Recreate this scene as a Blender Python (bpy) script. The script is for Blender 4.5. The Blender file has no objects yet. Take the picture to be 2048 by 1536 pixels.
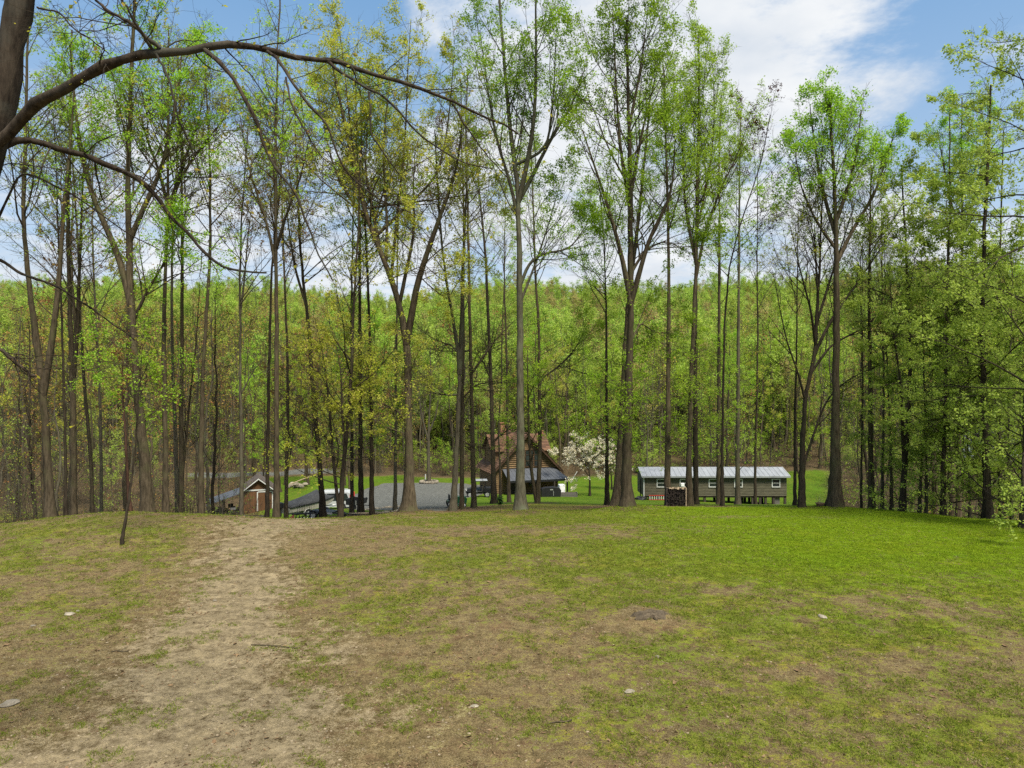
import bpy, math, random
import numpy as np
from mathutils import Vector, Matrix

# ---------------------------------------------------------------- camera, sky, sun, exposure
SC = bpy.context.scene
COL = SC.collection
random.seed(7)
FPX, CX, CY, EYE = 1420.0, 1024.0, 768.0, 5.2      # focal length and centre of the 2048x1536 photograph

cam_d = bpy.data.cameras.new('camera')
cam_d.sensor_width = 36.0
cam_d.lens = FPX / 2048 * 36.0
cam_d.clip_start = 0.1
cam_d.clip_end = 4000
cam = bpy.data.objects.new('camera', cam_d)
cam.location = (0, 0, EYE)
cam.rotation_euler = (math.radians(90), 0, 0)
COL.objects.link(cam)
SC.camera = cam

SUN_EL, SUN_AZ = math.radians(60), math.radians(150)   # behind the camera, to the right
SKY_STRENGTH = 0.075
EXPOSURE = 1.15
K = 1.0 / (SKY_STRENGTH * 2 ** EXPOSURE)      # sky colours below are given as they look in the picture
world = bpy.data.worlds.new('World')
SC.world = world
world.use_nodes = True
wn, wl = world.node_tree.nodes, world.node_tree.links
wn.clear()

def wnode(t, **k):
    n = wn.new(t)
    for a, b in k.items():
        setattr(n, a, b)
    return n

def wmath(op, a, b=None, c=None, clamp=False):
    n = wnode('ShaderNodeMath', operation=op, use_clamp=clamp)
    for i, v in enumerate((a, b, c)):
        if v is None:
            continue
        if isinstance(v, (int, float)):
            n.inputs[i].default_value = v
        else:
            wl.new(v, n.inputs[i])
    return n.outputs[0]

w_out = wnode('ShaderNodeOutputWorld')
w_bg = wnode('ShaderNodeBackground')
w_bg.inputs['Strength'].default_value = SKY_STRENGTH
w_sky = wnode('ShaderNodeTexSky', sky_type='NISHITA', sun_disc=False, sun_elevation=SUN_EL,
              sun_rotation=SUN_AZ, altitude=200, air_density=1.0, dust_density=1.5, ozone_density=1.2)
w_co = wnode('ShaderNodeTexCoord')
w_sep = wnode('ShaderNodeSeparateXYZ')
wl.new(w_co.outputs['Generated'], w_sep.inputs[0])
zz = wmath('ADD', wmath('MAXIMUM', w_sep.outputs[2], 0.0), 0.22)
w_cmb = wnode('ShaderNodeCombineXYZ')
wl.new(wmath('DIVIDE', w_sep.outputs[0], zz), w_cmb.inputs[0])
wl.new(wmath('DIVIDE', w_sep.outputs[1], zz), w_cmb.inputs[1])
w_n = wnode('ShaderNodeTexNoise')
w_n.inputs['Scale'].default_value = 2.1
w_n.inputs['Detail'].default_value = 9
w_n.inputs['Roughness'].default_value = 0.63
w_n.inputs['Distortion'].default_value = 0.25
wl.new(w_cmb.outputs[0], w_n.inputs['Vector'])
cover = wmath('MULTIPLY', wmath('SUBTRACT', w_n.outputs['Fac'], 0.5), 3.9)

def px_dir(px, row):
    v = Vector(((px - CX) / FPX, 1.0, (CY - row) / FPX))
    return v.normalized()

# where the photograph's clouds and blue gaps stand: (px, row, angular size in degrees, weight)
for px, row, deg, wgt in [(1425, 75, 4.4, .36), (1530, 95, 3.0, .22), (1290, 150, 7, .24), (870, 30, 2.4, .26), (845, 70, 1.6, .15), (1665, 8, 2.0, .35),
                          (1150, 350, 12, .30), (1820, 430, 4.0, .45), (1700, 350, 5, .18), (560, 430, 9, .22), (250, 380, 9, .26),
                          (1650, 150, 3.5, .10), (1800, 130, 5, .12), (1950, 140, 5, .12),
                          (1180, 480, 8, .18), (1720, 230, 4, -.25), (1900, 30, 5, -.25), (1600, 60, 2.4, -.3), (620, 40, 7, -.32),
                          (200, 60, 9, -.30), (480, 60, 6, -.25), (1560, 240, 3, -.15), (1880, 240, 5, -.22), (800, 120, 4, -.12)]:
    dv = wnode('ShaderNodeVectorMath', operation='DOT_PRODUCT')
    wl.new(w_co.outputs['Generated'], dv.inputs[0])
    dv.inputs[1].default_value = px_dir(px, row)
    c0 = math.cos(math.radians(deg * 2.2))
    t = wmath('MULTIPLY', wmath('SUBTRACT', dv.outputs['Value'], c0), 1.0 / (1 - c0), clamp=True)
    cover = wmath('ADD', cover, wmath('MULTIPLY', wmath('MULTIPLY', t, t), wgt * 1.3))
w_rmp = wnode('ShaderNodeMapRange', interpolation_type='SMOOTHSTEP')
w_rmp.inputs['From Min'].default_value = -0.16
w_rmp.inputs['From Max'].default_value = 0.62
wl.new(cover, w_rmp.inputs['Value'])
w_fine = wnode('ShaderNodeTexNoise')
w_fine.inputs['Scale'].default_value = 3.6
w_fine.inputs['Detail'].default_value = 6
wl.new(w_cmb.outputs[0], w_fine.inputs['Vector'])
w_cc = wnode('ShaderNodeValToRGB')
w_cc.color_ramp.elements[0].position = 0.3
w_cc.color_ramp.elements[0].color = (.66 * K, .73 * K, .82 * K, 1)
w_cc.color_ramp.elements[1].position = 0.62
w_cc.color_ramp.elements[1].color = (.93 * K, .95 * K, .97 * K, 1)
wl.new(w_fine.outputs['Fac'], w_cc.inputs['Fac'])
w_hz = wnode('ShaderNodeMapRange')          # milky air low over the hills
w_hz.inputs['From Min'].default_value = 0.02
w_hz.inputs['From Max'].default_value = 0.52
w_hz.inputs['To Min'].default_value = 0.85
w_hz.inputs['To Max'].default_value = 0.65
wl.new(w_sep.outputs[2], w_hz.inputs['Value'])
w_m0 = wnode('ShaderNodeMixRGB')
wl.new(w_hz.outputs[0], w_m0.inputs['Fac'])
wl.new(w_sky.outputs[0], w_m0.inputs['Color1'])
w_mc = wnode('ShaderNodeValToRGB')
w_mc.color_ramp.elements[0].position = 0.05
w_mc.color_ramp.elements[0].color = (.62 * K, .76 * K, .91 * K, 1)
w_mc.color_ramp.elements[1].position = 0.50
w_mc.color_ramp.elements[1].color = (.19 * K, .43 * K, .76 * K, 1)
wl.new(w_sep.outputs[2], w_mc.inputs['Fac'])
wl.new(w_mc.outputs['Color'], w_m0.inputs['Color2'])
w_mix = wnode('ShaderNodeMixRGB')
wl.new(w_rmp.outputs[0], w_mix.inputs['Fac'])
wl.new(w_m0.outputs[0], w_mix.inputs['Color1'])
wl.new(w_cc.outputs['Color'], w_mix.inputs['Color2'])
wl.new(w_mix.outputs[0], w_bg.inputs['Color'])
wl.new(w_bg.outputs[0], w_out.inputs['Surface'])

sun_d = bpy.data.lights.new('sun', 'SUN')
sun_d.energy = 3.3
sun_d.angle = math.radians(16)
sun_d.color = (1.0, 0.93, 0.80)
sun = bpy.data.objects.new('sun', sun_d)
sv = Vector((math.sin(SUN_AZ) * math.cos(SUN_EL), math.cos(SUN_AZ) * math.cos(SUN_EL), math.sin(SUN_EL)))
sun.rotation_euler = sv.to_track_quat('Z', 'Y').to_euler()
sun.location = sv * 200
COL.objects.link(sun)

SC.view_settings.view_transform = 'Standard'
SC.view_settings.look = 'None'
SC.view_settings.gamma = 1.0
SC.view_settings.use_curve_mapping = False
SC.view_settings.exposure = EXPOSURE
SC.cycles.use_denoising = False
SC.cycles.max_bounces = 9
SC.cycles.diffuse_bounces = 5
SC.cycles.transmission_bounces = 6
SC.cycles.transparent_max_bounces = 4

# ---------------------------------------------------------------- helpers
def tag(o, label=None, cat=None, group=None, kind=None):
    if label: o['label'] = label
    if cat: o['category'] = cat
    if group: o['group'] = group
    if kind: o['kind'] = kind
    return o

def link(o, parent=None):
    COL.objects.link(o)
    if parent is not None:
        o.parent = parent
    return o

def empty(name, loc, rz=0.0):
    o = bpy.data.objects.new(name, None)
    o.empty_display_size = 0.3
    o.location = loc
    o.rotation_euler = (0, 0, rz)
    return link(o)

def np_mesh(name, verts, faces_list, mats, smooth=False, mat_idx=None):
    """faces_list: list of int arrays [n,k]; one mesh from them all"""
    me = bpy.data.meshes.new(name)
    verts = np.asarray(verts, dtype=np.float32)
    me.vertices.add(len(verts))
    me.vertices.foreach_set('co', verts.ravel())
    nl = sum(f.size for f in faces_list)
    nf = sum(len(f) for f in faces_list)
    me.loops.add(nl)
    me.polygons.add(nf)
    me.loops.foreach_set('vertex_index', np.concatenate([f.ravel() for f in faces_list]).astype(np.int32))
    tot = np.concatenate([np.full(len(f), f.shape[1]) for f in faces_list])
    st = np.concatenate([[0], np.cumsum(tot)[:-1]])
    me.polygons.foreach_set('loop_start', st.astype(np.int32))
    try:
        me.polygons.foreach_set('loop_total', tot.astype(np.int32))
    except Exception:
        pass
    if mat_idx is not None:
        me.polygons.foreach_set('material_index', np.asarray(mat_idx, dtype=np.int32))
    if smooth is not False:
        s = np.ones(nf, dtype=bool) if smooth is True else np.asarray(smooth, dtype=bool)
        me.polygons.foreach_set('use_smooth', s)
    for m in (mats if isinstance(mats, (list, tuple)) else [mats]):
        me.materials.append(m)
    me.update(calc_edges=True)
    me.validate()
    return me

class MB:
    """collects boxes, bars, tubes and prisms; build() links them as one mesh object"""
    def __init__(s):
        s.v, s.f = [], []
    def add(s, vs, fs):
        b = len(s.v)
        s.v += [tuple(v) for v in vs]
        s.f += [tuple(i + b for i in f) for f in fs]
        return s
    def box(s, x0, x1, y0, y1, z0, z1, M=None, bev=0.0):
        if bev:
            b = bev
            pts, fs = [], []
            for z, i in ((z0, b), (z0 + b, 0), (z1 - b, 0), (z1, b)):
                for (cx, cy, sx, sy) in ((x0, y0, 1, 1), (x1, y0, -1, 1), (x1, y1, -1, -1), (x0, y1, 1, -1)):
                    pts += [(cx + sx * i, cy + sy * i, z)]
            for r in range(3):
                for k in range(4):
                    a, c = r * 4 + k, r * 4 + (k + 1) % 4
                    fs.append((a, c, c + 4, a + 4))
            fs += [(3, 2, 1, 0), (12, 13, 14, 15)]
        else:
            pts = [(x0, y0, z0), (x1, y0, z0), (x1, y1, z0), (x0, y1, z0), (x0, y0, z1), (x1, y0, z1), (x1, y1, z1), (x0, y1, z1)]
            fs = [(3, 2, 1, 0), (4, 5, 6, 7), (0, 1, 5, 4), (1, 2, 6, 5), (2, 3, 7, 6), (3, 0, 4, 7)]
        if M is not None:
            pts = [M @ Vector(p) for p in pts]
        return s.add(pts, fs)
    def prism(s, poly, y0, y1, axis='y'):
        """extrude an (u,v) outline along an axis: y -> (x,z); x -> (y,z); z -> (x,y)"""
        n = len(poly)
        def P(u, v, w):
            return (u, w, v) if axis == 'y' else ((w, u, v) if axis == 'x' else (u, v, w))
        pts = [P(u, v, y0) for u, v in poly] + [P(u, v, y1) for u, v in poly]
        fs = [tuple(range(n)), tuple(range(2 * n - 1, n - 1, -1))]
        fs += [(k, k + n, (k + 1) % n + n, (k + 1) % n) for k in range(n)]
        return s.add(pts, fs)
    def slab(s, quad, th):
        """a thick sheet over four corner points, th below it"""
        q = [Vector(p) for p in quad]
        n = (q[1] - q[0]).cross(q[3] - q[0]).normalized()
        if n.z < 0: n = -n
        pts = q + [p - n * th for p in q]
        return s.add(pts, [(0, 1, 2, 3), (7, 6, 5, 4), (0, 4, 5, 1), (1, 5, 6, 2), (2, 6, 7, 3), (3, 7, 4, 0)])
    def bar(s, p0, p1, r, n=6, r1=None, cap=True):
        p0, p1 = Vector(p0), Vector(p1)
        r1 = r if r1 is None else r1
        t = (p1 - p0).normalized()
        ref = Vector((0, 0, 1)) if abs(t.z) < 0.9 else Vector((1, 0, 0))
        a = t.cross(ref).normalized(); b = t.cross(a)
        pts = []
        for p, rr in ((p0, r), (p1, r1)):
            for k in range(n):
                u = 2 * math.pi * k / n
                pts.append(p + (a * math.cos(u) + b * math.sin(u)) * rr)
        fs = [(k, (k + 1) % n, (k + 1) % n + n, k + n) for k in range(n)]
        if cap:
            fs += [tuple(range(n - 1, -1, -1)), tuple(range(n, 2 * n))]
        return s.add(pts, fs)
    def tube(s, pts, r, n=6):
        for a, b in zip(pts[:-1], pts[1:]):
            s.bar(a, b, r, n)
        return s
    def lathe(s, prof, n=14, c=(0, 0, 0), axis='z'):
        pts, fs = [], []
        for r, h in prof:
            for k in range(n):
                u = 2 * math.pi * k / n
                p = (r * math.cos(u), r * math.sin(u), h)
                if axis == 'y': p = (p[0], p[2], p[1])
                if axis == 'x': p = (p[2], p[0], p[1])
                pts.append((p[0] + c[0], p[1] + c[1], p[2] + c[2]))
        for i in range(len(prof) - 1):
            for k in range(n):
                fs.append((i * n + k, i * n + (k + 1) % n, (i + 1) * n + (k + 1) % n, (i + 1) * n + k))
        fs.append(tuple(range(n - 1, -1, -1)))
        fs.append(tuple(range((len(prof) - 1) * n, len(prof) * n)))
        return s.add(pts, fs)
    def rough(s, c, r, rng, seg=7, ring=4, amp=0.25):
        """an uneven stone"""
        pts, fs = [], []
        pts.append((c[0], c[1], c[2] - r[2]))
        for i in range(1, ring):
            ph = math.pi * i / ring
            for k in range(seg):
                u = 2 * math.pi * k / seg
                j = 1 + rng.uniform(-amp, amp)
                pts.append((c[0] + r[0] * math.sin(ph) * math.cos(u) * j, c[1] + r[1] * math.sin(ph) * math.sin(u) * j,
                            c[2] - r[2] * math.cos(ph) * (1 + rng.uniform(-amp, amp) * .5)))
        pts.append((c[0], c[1], c[2] + r[2] * 0.9))
        for k in range(seg):
            fs.append((0, 1 + (k + 1) % seg, 1 + k))
        for i in range(ring - 2):
            for k in range(seg):
                a = 1 + i * seg + k; b = 1 + i * seg + (k + 1) % seg
                fs.append((a, b, b + seg, a + seg))
        l = len(pts) - 1; o = 1 + (ring - 2) * seg
        for k in range(seg):
            fs.append((o + k, o + (k + 1) % seg, l))
        return s.add(pts, fs)
    def build(s, name, mat, parent=None, smooth=False):
        me = bpy.data.meshes.new(name)
        me.from_pydata(s.v, [], s.f)
        me.materials.append(mat)
        if smooth:
            me.polygons.foreach_set('use_smooth', [True] * len(me.polygons))
        me.validate(); me.update()
        import bmesh
        bm = bmesh.new(); bm.from_mesh(me)
        bmesh.ops.recalc_face_normals(bm, faces=bm.faces)
        bm.to_mesh(me); bm.free()
        return link(bpy.data.objects.new(name, me), parent)

def share(o, name, parent, loc=(0, 0, 0), rz=0.0, sc=1.0):
    """another object on the same mesh data"""
    c = o.copy(); c.name = name
    COL.objects.link(c)
    c.parent = parent
    c.location = loc; c.rotation_euler = (0, 0, rz)
    c.scale = (sc, sc, sc) if isinstance(sc, (int, float)) else sc
    return c

# ---------------------------------------------------------------- materials
def nt(name):
    m = bpy.data.materials.new(name)
    m.use_nodes = True
    n, l = m.node_tree.nodes, m.node_tree.links
    n.clear()
    out = n.new('ShaderNodeOutputMaterial')
    return m, n, l, out

def ramp(n, l, fac, stops):
    r = n.new('ShaderNodeValToRGB')
    els = r.color_ramp.elements
    while len(els) < len(stops): els.new(0.5)
    for e, (p, c) in zip(els, stops):
        e.position = p; e.color = (*c, 1)
    l.new(fac, r.inputs['Fac'])
    return r.outputs['Color']

def noise(n, l, vec, scale, detail=4, rough=0.6):
    t = n.new('ShaderNodeTexNoise')
    t.inputs['Scale'].default_value = scale
    t.inputs['Detail'].default_value = detail
    t.inputs['Roughness'].default_value = rough
    if vec is not None: l.new(vec, t.inputs['Vector'])
    return t.outputs['Fac']

def surf(name, c0, c1, scale=6, rough=0.7, metal=0.0, stretch=(1, 1, 1), bump=0.0, spec=0.3, vary=0.0):
    """two-tone worn surface"""
    m, n, l, out = nt(name)
    b = n.new('ShaderNodeBsdfPrincipled')
    tc = n.new('ShaderNodeTexCoord'); mp = n.new('ShaderNodeMapping')
    mp.inputs['Scale'].default_value = stretch
    l.new(tc.outputs['Object'], mp.inputs['Vector'])
    f = noise(n, l, mp.outputs[0], scale, 6, 0.65)
    col = ramp(n, l, f, [(0.32, c0), (0.68, c1)])
    if vary:
        oi = n.new('ShaderNodeObjectInfo'); hs = n.new('ShaderNodeHueSaturation')
        mr = n.new('ShaderNodeMapRange')
        mr.inputs['To Min'].default_value = 1 - vary; mr.inputs['To Max'].default_value = 1 + vary
        l.new(oi.outputs['Random'], mr.inputs['Value']); l.new(mr.outputs[0], hs.inputs['Value'])
        l.new(col, hs.inputs['Color']); col = hs.outputs['Color']
    l.new(col, b.inputs['Base Color'])
    b.inputs['Roughness'].default_value = rough
    b.inputs['Metallic'].default_value = metal
    b.inputs['Specular IOR Level'].default_value = spec
    if bump:
        bp = n.new('ShaderNodeBump'); bp.inputs['Strength'].default_value = bump; bp.inputs['Distance'].default_value = 0.02
        l.new(f, bp.inputs['Height']); l.new(bp.outputs[0], b.inputs['Normal'])
    l.new(b.outputs[0], out.inputs['Surface'])
    return m

def bark(name, dark, light, moss, amount=0.35):
    m, n, l, out = nt(name)
    b = n.new('ShaderNodeBsdfPrincipled')
    tc = n.new('ShaderNodeTexCoord'); mp = n.new('ShaderNodeMapping')
    mp.inputs['Scale'].default_value = (1, 1, 0.16)
    l.new(tc.outputs['Object'], mp.inputs['Vector'])
    f = noise(n, l, mp.outputs[0], 13, 7, 0.7)
    col = ramp(n, l, f, [(0.34, dark), (0.62, light)])
    f2 = noise(n, l, tc.outputs['Object'], 1.1, 5, 0.62)
    mk = n.new('ShaderNodeMapRange')
    mk.inputs['From Min'].default_value = 0.5; mk.inputs['From Max'].default_value = 0.68; mk.inputs['To Max'].default_value = amount * 2
    l.new(f2, mk.inputs['Value'])
    mx = n.new('ShaderNodeMixRGB'); l.new(mk.outputs[0], mx.inputs['Fac']); l.new(col, mx.inputs['Color1'])
    mx.inputs['Color2'].default_value = (*moss, 1)
    oi = n.new('ShaderNodeObjectInfo'); hs = n.new('ShaderNodeHueSaturation'); mr = n.new('ShaderNodeMapRange')
    mr.inputs['To Min'].default_value = 0.75; mr.inputs['To Max'].default_value = 1.25
    l.new(oi.outputs['Random'], mr.inputs['Value']); l.new(mr.outputs[0], hs.inputs['Value']); l.new(mx.outputs[0], hs.inputs['Color'])
    l.new(hs.outputs[0], b.inputs['Base Color'])
    b.inputs['Roughness'].default_value = 0.95
    b.inputs['Specular IOR Level'].default_value = 0.1
    bp = n.new('ShaderNodeBump'); bp.inputs['Strength'].default_value = 0.7; bp.inputs['Distance'].default_value = 0.03
    l.new(f, bp.inputs['Height']); l.new(bp.outputs[0], b.inputs['Normal'])
    l.new(b.outputs[0], out.inputs['Surface'])
    return m

def leafy(name, cols, trans=0.45, instanced=False):
    """leaf blades: every leaf takes its own tone, light passes through"""
    m, n, l, out = nt(name)
    g = n.new('ShaderNodeNewGeometry')
    k = len(cols)
    col = ramp(n, l, g.outputs['Random Per Island'], [(i / max(1, k - 1), c) for i, c in enumerate(cols)])
    oi = n.new('ShaderNodeObjectInfo'); hs = n.new('ShaderNodeHueSaturation')
    for sock, lo, hi in (('Value', .78, 1.22), ('Hue', .494, .507)):
        mr = n.new('ShaderNodeMapRange'); mr.inputs['To Min'].default_value = lo; mr.inputs['To Max'].default_value = hi
        l.new(oi.outputs['Random'], mr.inputs['Value']); l.new(mr.outputs[0], hs.inputs[sock])
    l.new(col, hs.inputs['Color'])
    d = n.new('ShaderNodeBsdfDiffuse'); t = n.new('ShaderNodeBsdfTranslucent'); mx = n.new('ShaderNodeMixShader')
    l.new(hs.outputs[0], d.inputs['Color']); l.new(hs.outputs[0], t.inputs['Color'])
    mx.inputs['Fac'].default_value = trans
    l.new(d.outputs[0], mx.inputs[1]); l.new(t.outputs[0], mx.inputs[2])
    l.new(mx.outputs[0], out.inputs['Surface'])
    return m

BARK_BROWN = bark('bark_brown', (0.030, 0.023, 0.014), (0.102, 0.079, 0.049), (0.082, 0.084, 0.035))
BARK_GREY = bark('bark_grey', (0.040, 0.034, 0.022), (0.116, 0.099, 0.067), (0.109, 0.112, 0.062), 0.4)
BARK_PALE = bark('bark_pale', (.036, .032, .020), (.10, .091, .060), (.10, .11, .065), 0.45)
BARK_DARK = bark('bark_dark', (0.018, 0.014, 0.010), (0.062, 0.048, 0.032), (0.057, 0.060, 0.027), 0.3)
BARK_LIMB = bark('bark_limb', (0.015, 0.011, 0.008), (0.063, 0.048, 0.034), (0.066, 0.063, 0.048), 0.45)
BARK_RED = bark('bark_red', (0.040, 0.023, 0.015), (0.116, 0.062, 0.040), (0.082, 0.069, 0.040), 0.2)
LIME = leafy('leaf_lime', [(.27, .41, .02), (.32, .47, .03), (.37, .53, .05), (.43, .57, .10)], .55)
GREEN = leafy('leaf_green', [(.20, .36, .015), (.26, .43, .025), (.32, .49, .045), (.38, .53, .08)], .55)
OLIVE = leafy('leaf_olive', [(.36, .39, .03), (.42, .45, .05), (.47, .50, .08), (.46, .36, .10)], .55)
GOLD = leafy('leaf_gold', [(.40, .31, .06), (.42, .39, .04), (.36, .38, .03), (.46, .34, .11)], .55)
SOFT = leafy('leaf_soft', [(.32, .42, .05), (.37, .48, .07), (.42, .52, .10), (.46, .55, .14)], .55)
RUST = leafy('leaf_rust', [(.34, .15, .05), (.40, .22, .08), (.36, .27, .08), (.25, .14, .06)], .45)
HILL_LIME = leafy('leaf_hill_lime', [(.31, .43, .05), (.36, .49, .07), (.41, .53, .10), (.46, .56, .15)], .5)
HILL_GREEN = leafy('leaf_hill_green', [(.23, .37, .04), (.29, .43, .06), (.34, .47, .08), (.39, .51, .12)], .5)
HILL_TAN = leafy('leaf_hill_tan', [(.36, .32, .09), (.40, .37, .12), (.44, .37, .15), (.38, .27, .12)], .5)
MAROON = leafy('leaf_maroon', [(.06, .02, .018), (.10, .035, .025), (.12, .06, .04)], .25)
BLOSSOM = leafy('blossom_white', [(.62, .57, .44), (.72, .68, .54), (.58, .47, .27), (.76, .73, .62)], .3)

METAL_ROOF = surf('roof_metal_pale', (.21, .218, .226), (.31, .322, .334), 2, .45, .1, (1, .3, 1))
ROOF_DARK = surf('roof_metal_dark', (.06, .066, .076), (.09, .097, .11), 1.5, .6, .1)
WHITE = surf('white_paint', (.42, .42, .39), (.60, .60, .57), 3, .5)
CARWHITE = surf('car_white', (.36, .37, .37), (.46, .47, .47), 2, .35)
SIDING = surf('weathered_siding', (.052, .047, .029), (.122, .112, .073), 5, .85, 0, (.35, 1, 3))
LOGWOOD = surf('log_wood', (.105, .062, .026), (.21, .135, .06), 4, .7, 0, (.4, 1, 3))
LOGDARK = surf('log_wood_dark', (.035, .018, .009), (.075, .040, .020), 4, .7, 0, (.4, 1, 3))
SHEDWOOD = surf('shed_wood', (.075, .034, .015), (.15, .072, .03), 4, .7, 0, (4, 4, .5), vary=.15)
BLACK = surf('black_paint', (.010, .010, .011), (.022, .022, .024), 8, .45)
RUBBER = surf('rubber', (.012, .012, .012), (.03, .03, .03), 15, .85)
STEEL = surf('bare_steel', (.32, .32, .31), (.50, .50, .48), 6, .45, .5)
RED = surf('red_paint', (.30, .03, .02), (.42, .05, .03), 6, .45)
DKRED = surf('rusty_red', (.10, .025, .02), (.17, .05, .035), 8, .7)
LENS = surf('red_lens', (.42, .02, .012), (.55, .035, .02), 8, .2)
TARP = surf('tarp', (.028, .028, .028), (.055, .056, .057), 3, .8, bump=.4)
HULL = surf('boat_hull', (.33, .30, .24), (.45, .42, .35), 3, .4)
GREENP = surf('green_paint', (.012, .06, .028), (.02, .10, .045), 5, .4)
GLASS = surf('dark_glass', (.010, .013, .014), (.03, .036, .038), 2, .08, 0, spec=.6)
DKWOOD = surf('dark_wood', (.03, .024, .018), (.07, .055, .042), 8, .85, 0, (1, 1, .3))
GREYWOOD = surf('grey_wood', (.085, .078, .066), (.155, .145, .125), 8, .85, 0, (.4, 1, 2))
STONE = surf('field_stone', (.17, .145, .105), (.33, .285, .215), 7, .9, bump=.5, vary=.25)
BRICKRED = surf('chimney_brick', (.20, .09, .05), (.32, .15, .085), 9, .9)
CUTWOOD = surf('cut_wood', (.28, .20, .125), (.45, .35, .23), 9, .85, vary=.25)
LOGBARK = surf('firewood_bark', (.022, .016, .012), (.065, .048, .036), 12, .95, vary=.35)
PALEWALL = surf('pale_wall', (.50, .58, .60), (.62, .70, .72), 3, .7)
TERRA = surf('terracotta', (.13, .075, .045), (.20, .12, .07), 8, .85)
PLASTIC = surf('white_plastic', (.70, .70, .68), (.82, .82, .80), 4, .4)

def shingle_mat(name, cols):
    m, n, l, out = nt(name)
    b = n.new('ShaderNodeBsdfPrincipled')
    g = n.new('ShaderNodeNewGeometry')
    col = ramp(n, l, g.outputs['Random Per Island'], [(i / (len(cols) - 1), c) for i, c in enumerate(cols)])
    l.new(col, b.inputs['Base Color'])
    b.inputs['Roughness'].default_value = .9
    l.new(b.outputs[0], out.inputs['Surface'])
    return m
SHINGLE = shingle_mat('shingle_red', [(.070, .034, .017), (.11, .054, .026), (.145, .074, .036), (.09, .046, .023)])
SHINGLE_BR = shingle_mat('shingle_brown', [(.045, .033, .025), (.068, .05, .038), (.085, .065, .05), (.055, .042, .034)])

# ---------------------------------------------------------------- terrain
DK = [0, 10, 20, 26, 30, 34, 38, 44, 52, 60, 70, 80, 90, 100, 110, 130, 160, 200, 260, 330, 420, 480, 560, 900]
TAB = {
 -.75: [5.2, 5.2, 5.2, 5.35, 5.9, 7.2, 8.6, 10.4, 12.2, 13.2, 14.0, 14.3, 14.2, 13.6, 12.6, 9.6, 4.5, -3, -15, -28, -41, -44, -40, 0],
 -.55: [5.2, 5.2, 5.2, 5.25, 5.65, 7.0, 8.5, 10.4, 12.4, 13.5, 14.2, 14.4, 14.3, 13.8, 13.0, 10.2, 5.0, -2, -14, -27, -41, -44, -40, 0],
 -.40: [5.2, 5.2, 5.2, 5.25, 5.65, 6.8, 8.2, 10.0, 12.0, 13.2, 13.75, 14.0, 14.1, 14.0, 13.6, 11.2, 6.5, -1, -13, -26, -40, -43, -40, 0],
 -.27: [5.2, 5.2, 5.2, 5.3, 5.7, 6.4, 7.2, 8.2, 9.5, 10.7, 11.9, 12.9, 13.4, 13.5, 13.3, 11.6, 7.5, 0, -12, -25, -39, -42, -40, 0],
 -.12: [5.2, 5.2, 5.2, 5.35, 5.75, 6.3, 6.85, 7.7, 8.9, 10.1, 11.4, 12.5, 13.1, 13.5, 13.6, 12.4, 8.5, 1, -12, -25, -39, -42, -40, 0],
 .03: [5.2, 5.2, 5.2, 5.35, 5.7, 6.2, 6.7, 7.5, 8.7, 9.9, 11.4, 12.7, 13.5, 13.8, 13.8, 12.6, 8.5, 1, -12, -26, -41, -44, -40, 0],
 .20: [5.2, 5.2, 5.2, 5.3, 5.6, 6.0, 6.5, 7.45, 8.8, 10.1, 11.5, 12.8, 13.4, 13.6, 13.3, 11.4, 7.0, 0, -13, -29, -44, -47, -42, 0],
 .40: [5.2, 5.2, 5.2, 5.3, 5.6, 6.0, 6.6, 7.5, 8.8, 10.3, 12.1, 13.2, 13.6, 13.4, 12.8, 10.6, 6.0, -1, -14, -31, -47, -50, -44, 0],
 .52: [5.2, 5.2, 5.2, 5.3, 5.6, 6.05, 6.9, 8.4, 10.2, 11.8, 13.0, 13.6, 13.7, 13.3, 12.4, 9.8, 5.0, -2, -15, -32, -48, -51, -46, 0],
 .75: [5.2, 5.2, 5.2, 5.3, 5.75, 6.9, 8.2, 10.0, 11.6, 12.6, 13.2, 13.4, 13.2, 12.6, 11.6, 9.0, 4.0, -3, -16, -33, -49, -52, -46, 0]}
AK = np.array(sorted(TAB))
_dd = np.concatenate([np.arange(0, 160, 1.0), np.arange(160, 905, 5.0)])
_prof = []
for a in AK:
    p = np.interp(_dd, DK, TAB[a])
    for _ in range(4):
        q = p.copy(); q[1:-1] = (p[:-2] + 2 * p[1:-1] + p[2:]) / 4; p = q
    _prof.append(p)
_prof = np.array(_prof)

def vnoise(x, y, scale, seed=0):
    """smooth lattice noise, 0..1"""
    x = np.asarray(x, dtype=np.float64) / scale; y = np.asarray(y, dtype=np.float64) / scale
    xi = np.floor(x).astype(np.int64); yi = np.floor(y).astype(np.int64)
    fx = x - xi; fy = y - yi
    fx = fx * fx * (3 - 2 * fx); fy = fy * fy * (3 - 2 * fy)
    def h(a, b):
        n = (a * 374761393 + b * 668265263 + seed * 974634777) & 0xffffffff
        n = ((n ^ (n >> 13)) * 1274126177) & 0xffffffff
        return ((n ^ (n >> 16)) & 0xffff) / 65535.0
    return (h(xi, yi) * (1 - fx) + h(xi + 1, yi) * fx) * (1 - fy) + (h(xi, yi + 1) * (1 - fx) + h(xi + 1, yi + 1) * fx) * fy

def fnoise(x, y, scale, seed=0, oct=4):
    s, a, t = 0, 1.0, 0
    for k in range(oct):
        s = s + a * vnoise(x, y, scale / 2 ** k, seed + k * 17); t += a; a *= .55
    return s / t

MOUNDS = []      # (x, y, radius, height): leaf mounds round the trunks, set below

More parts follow.
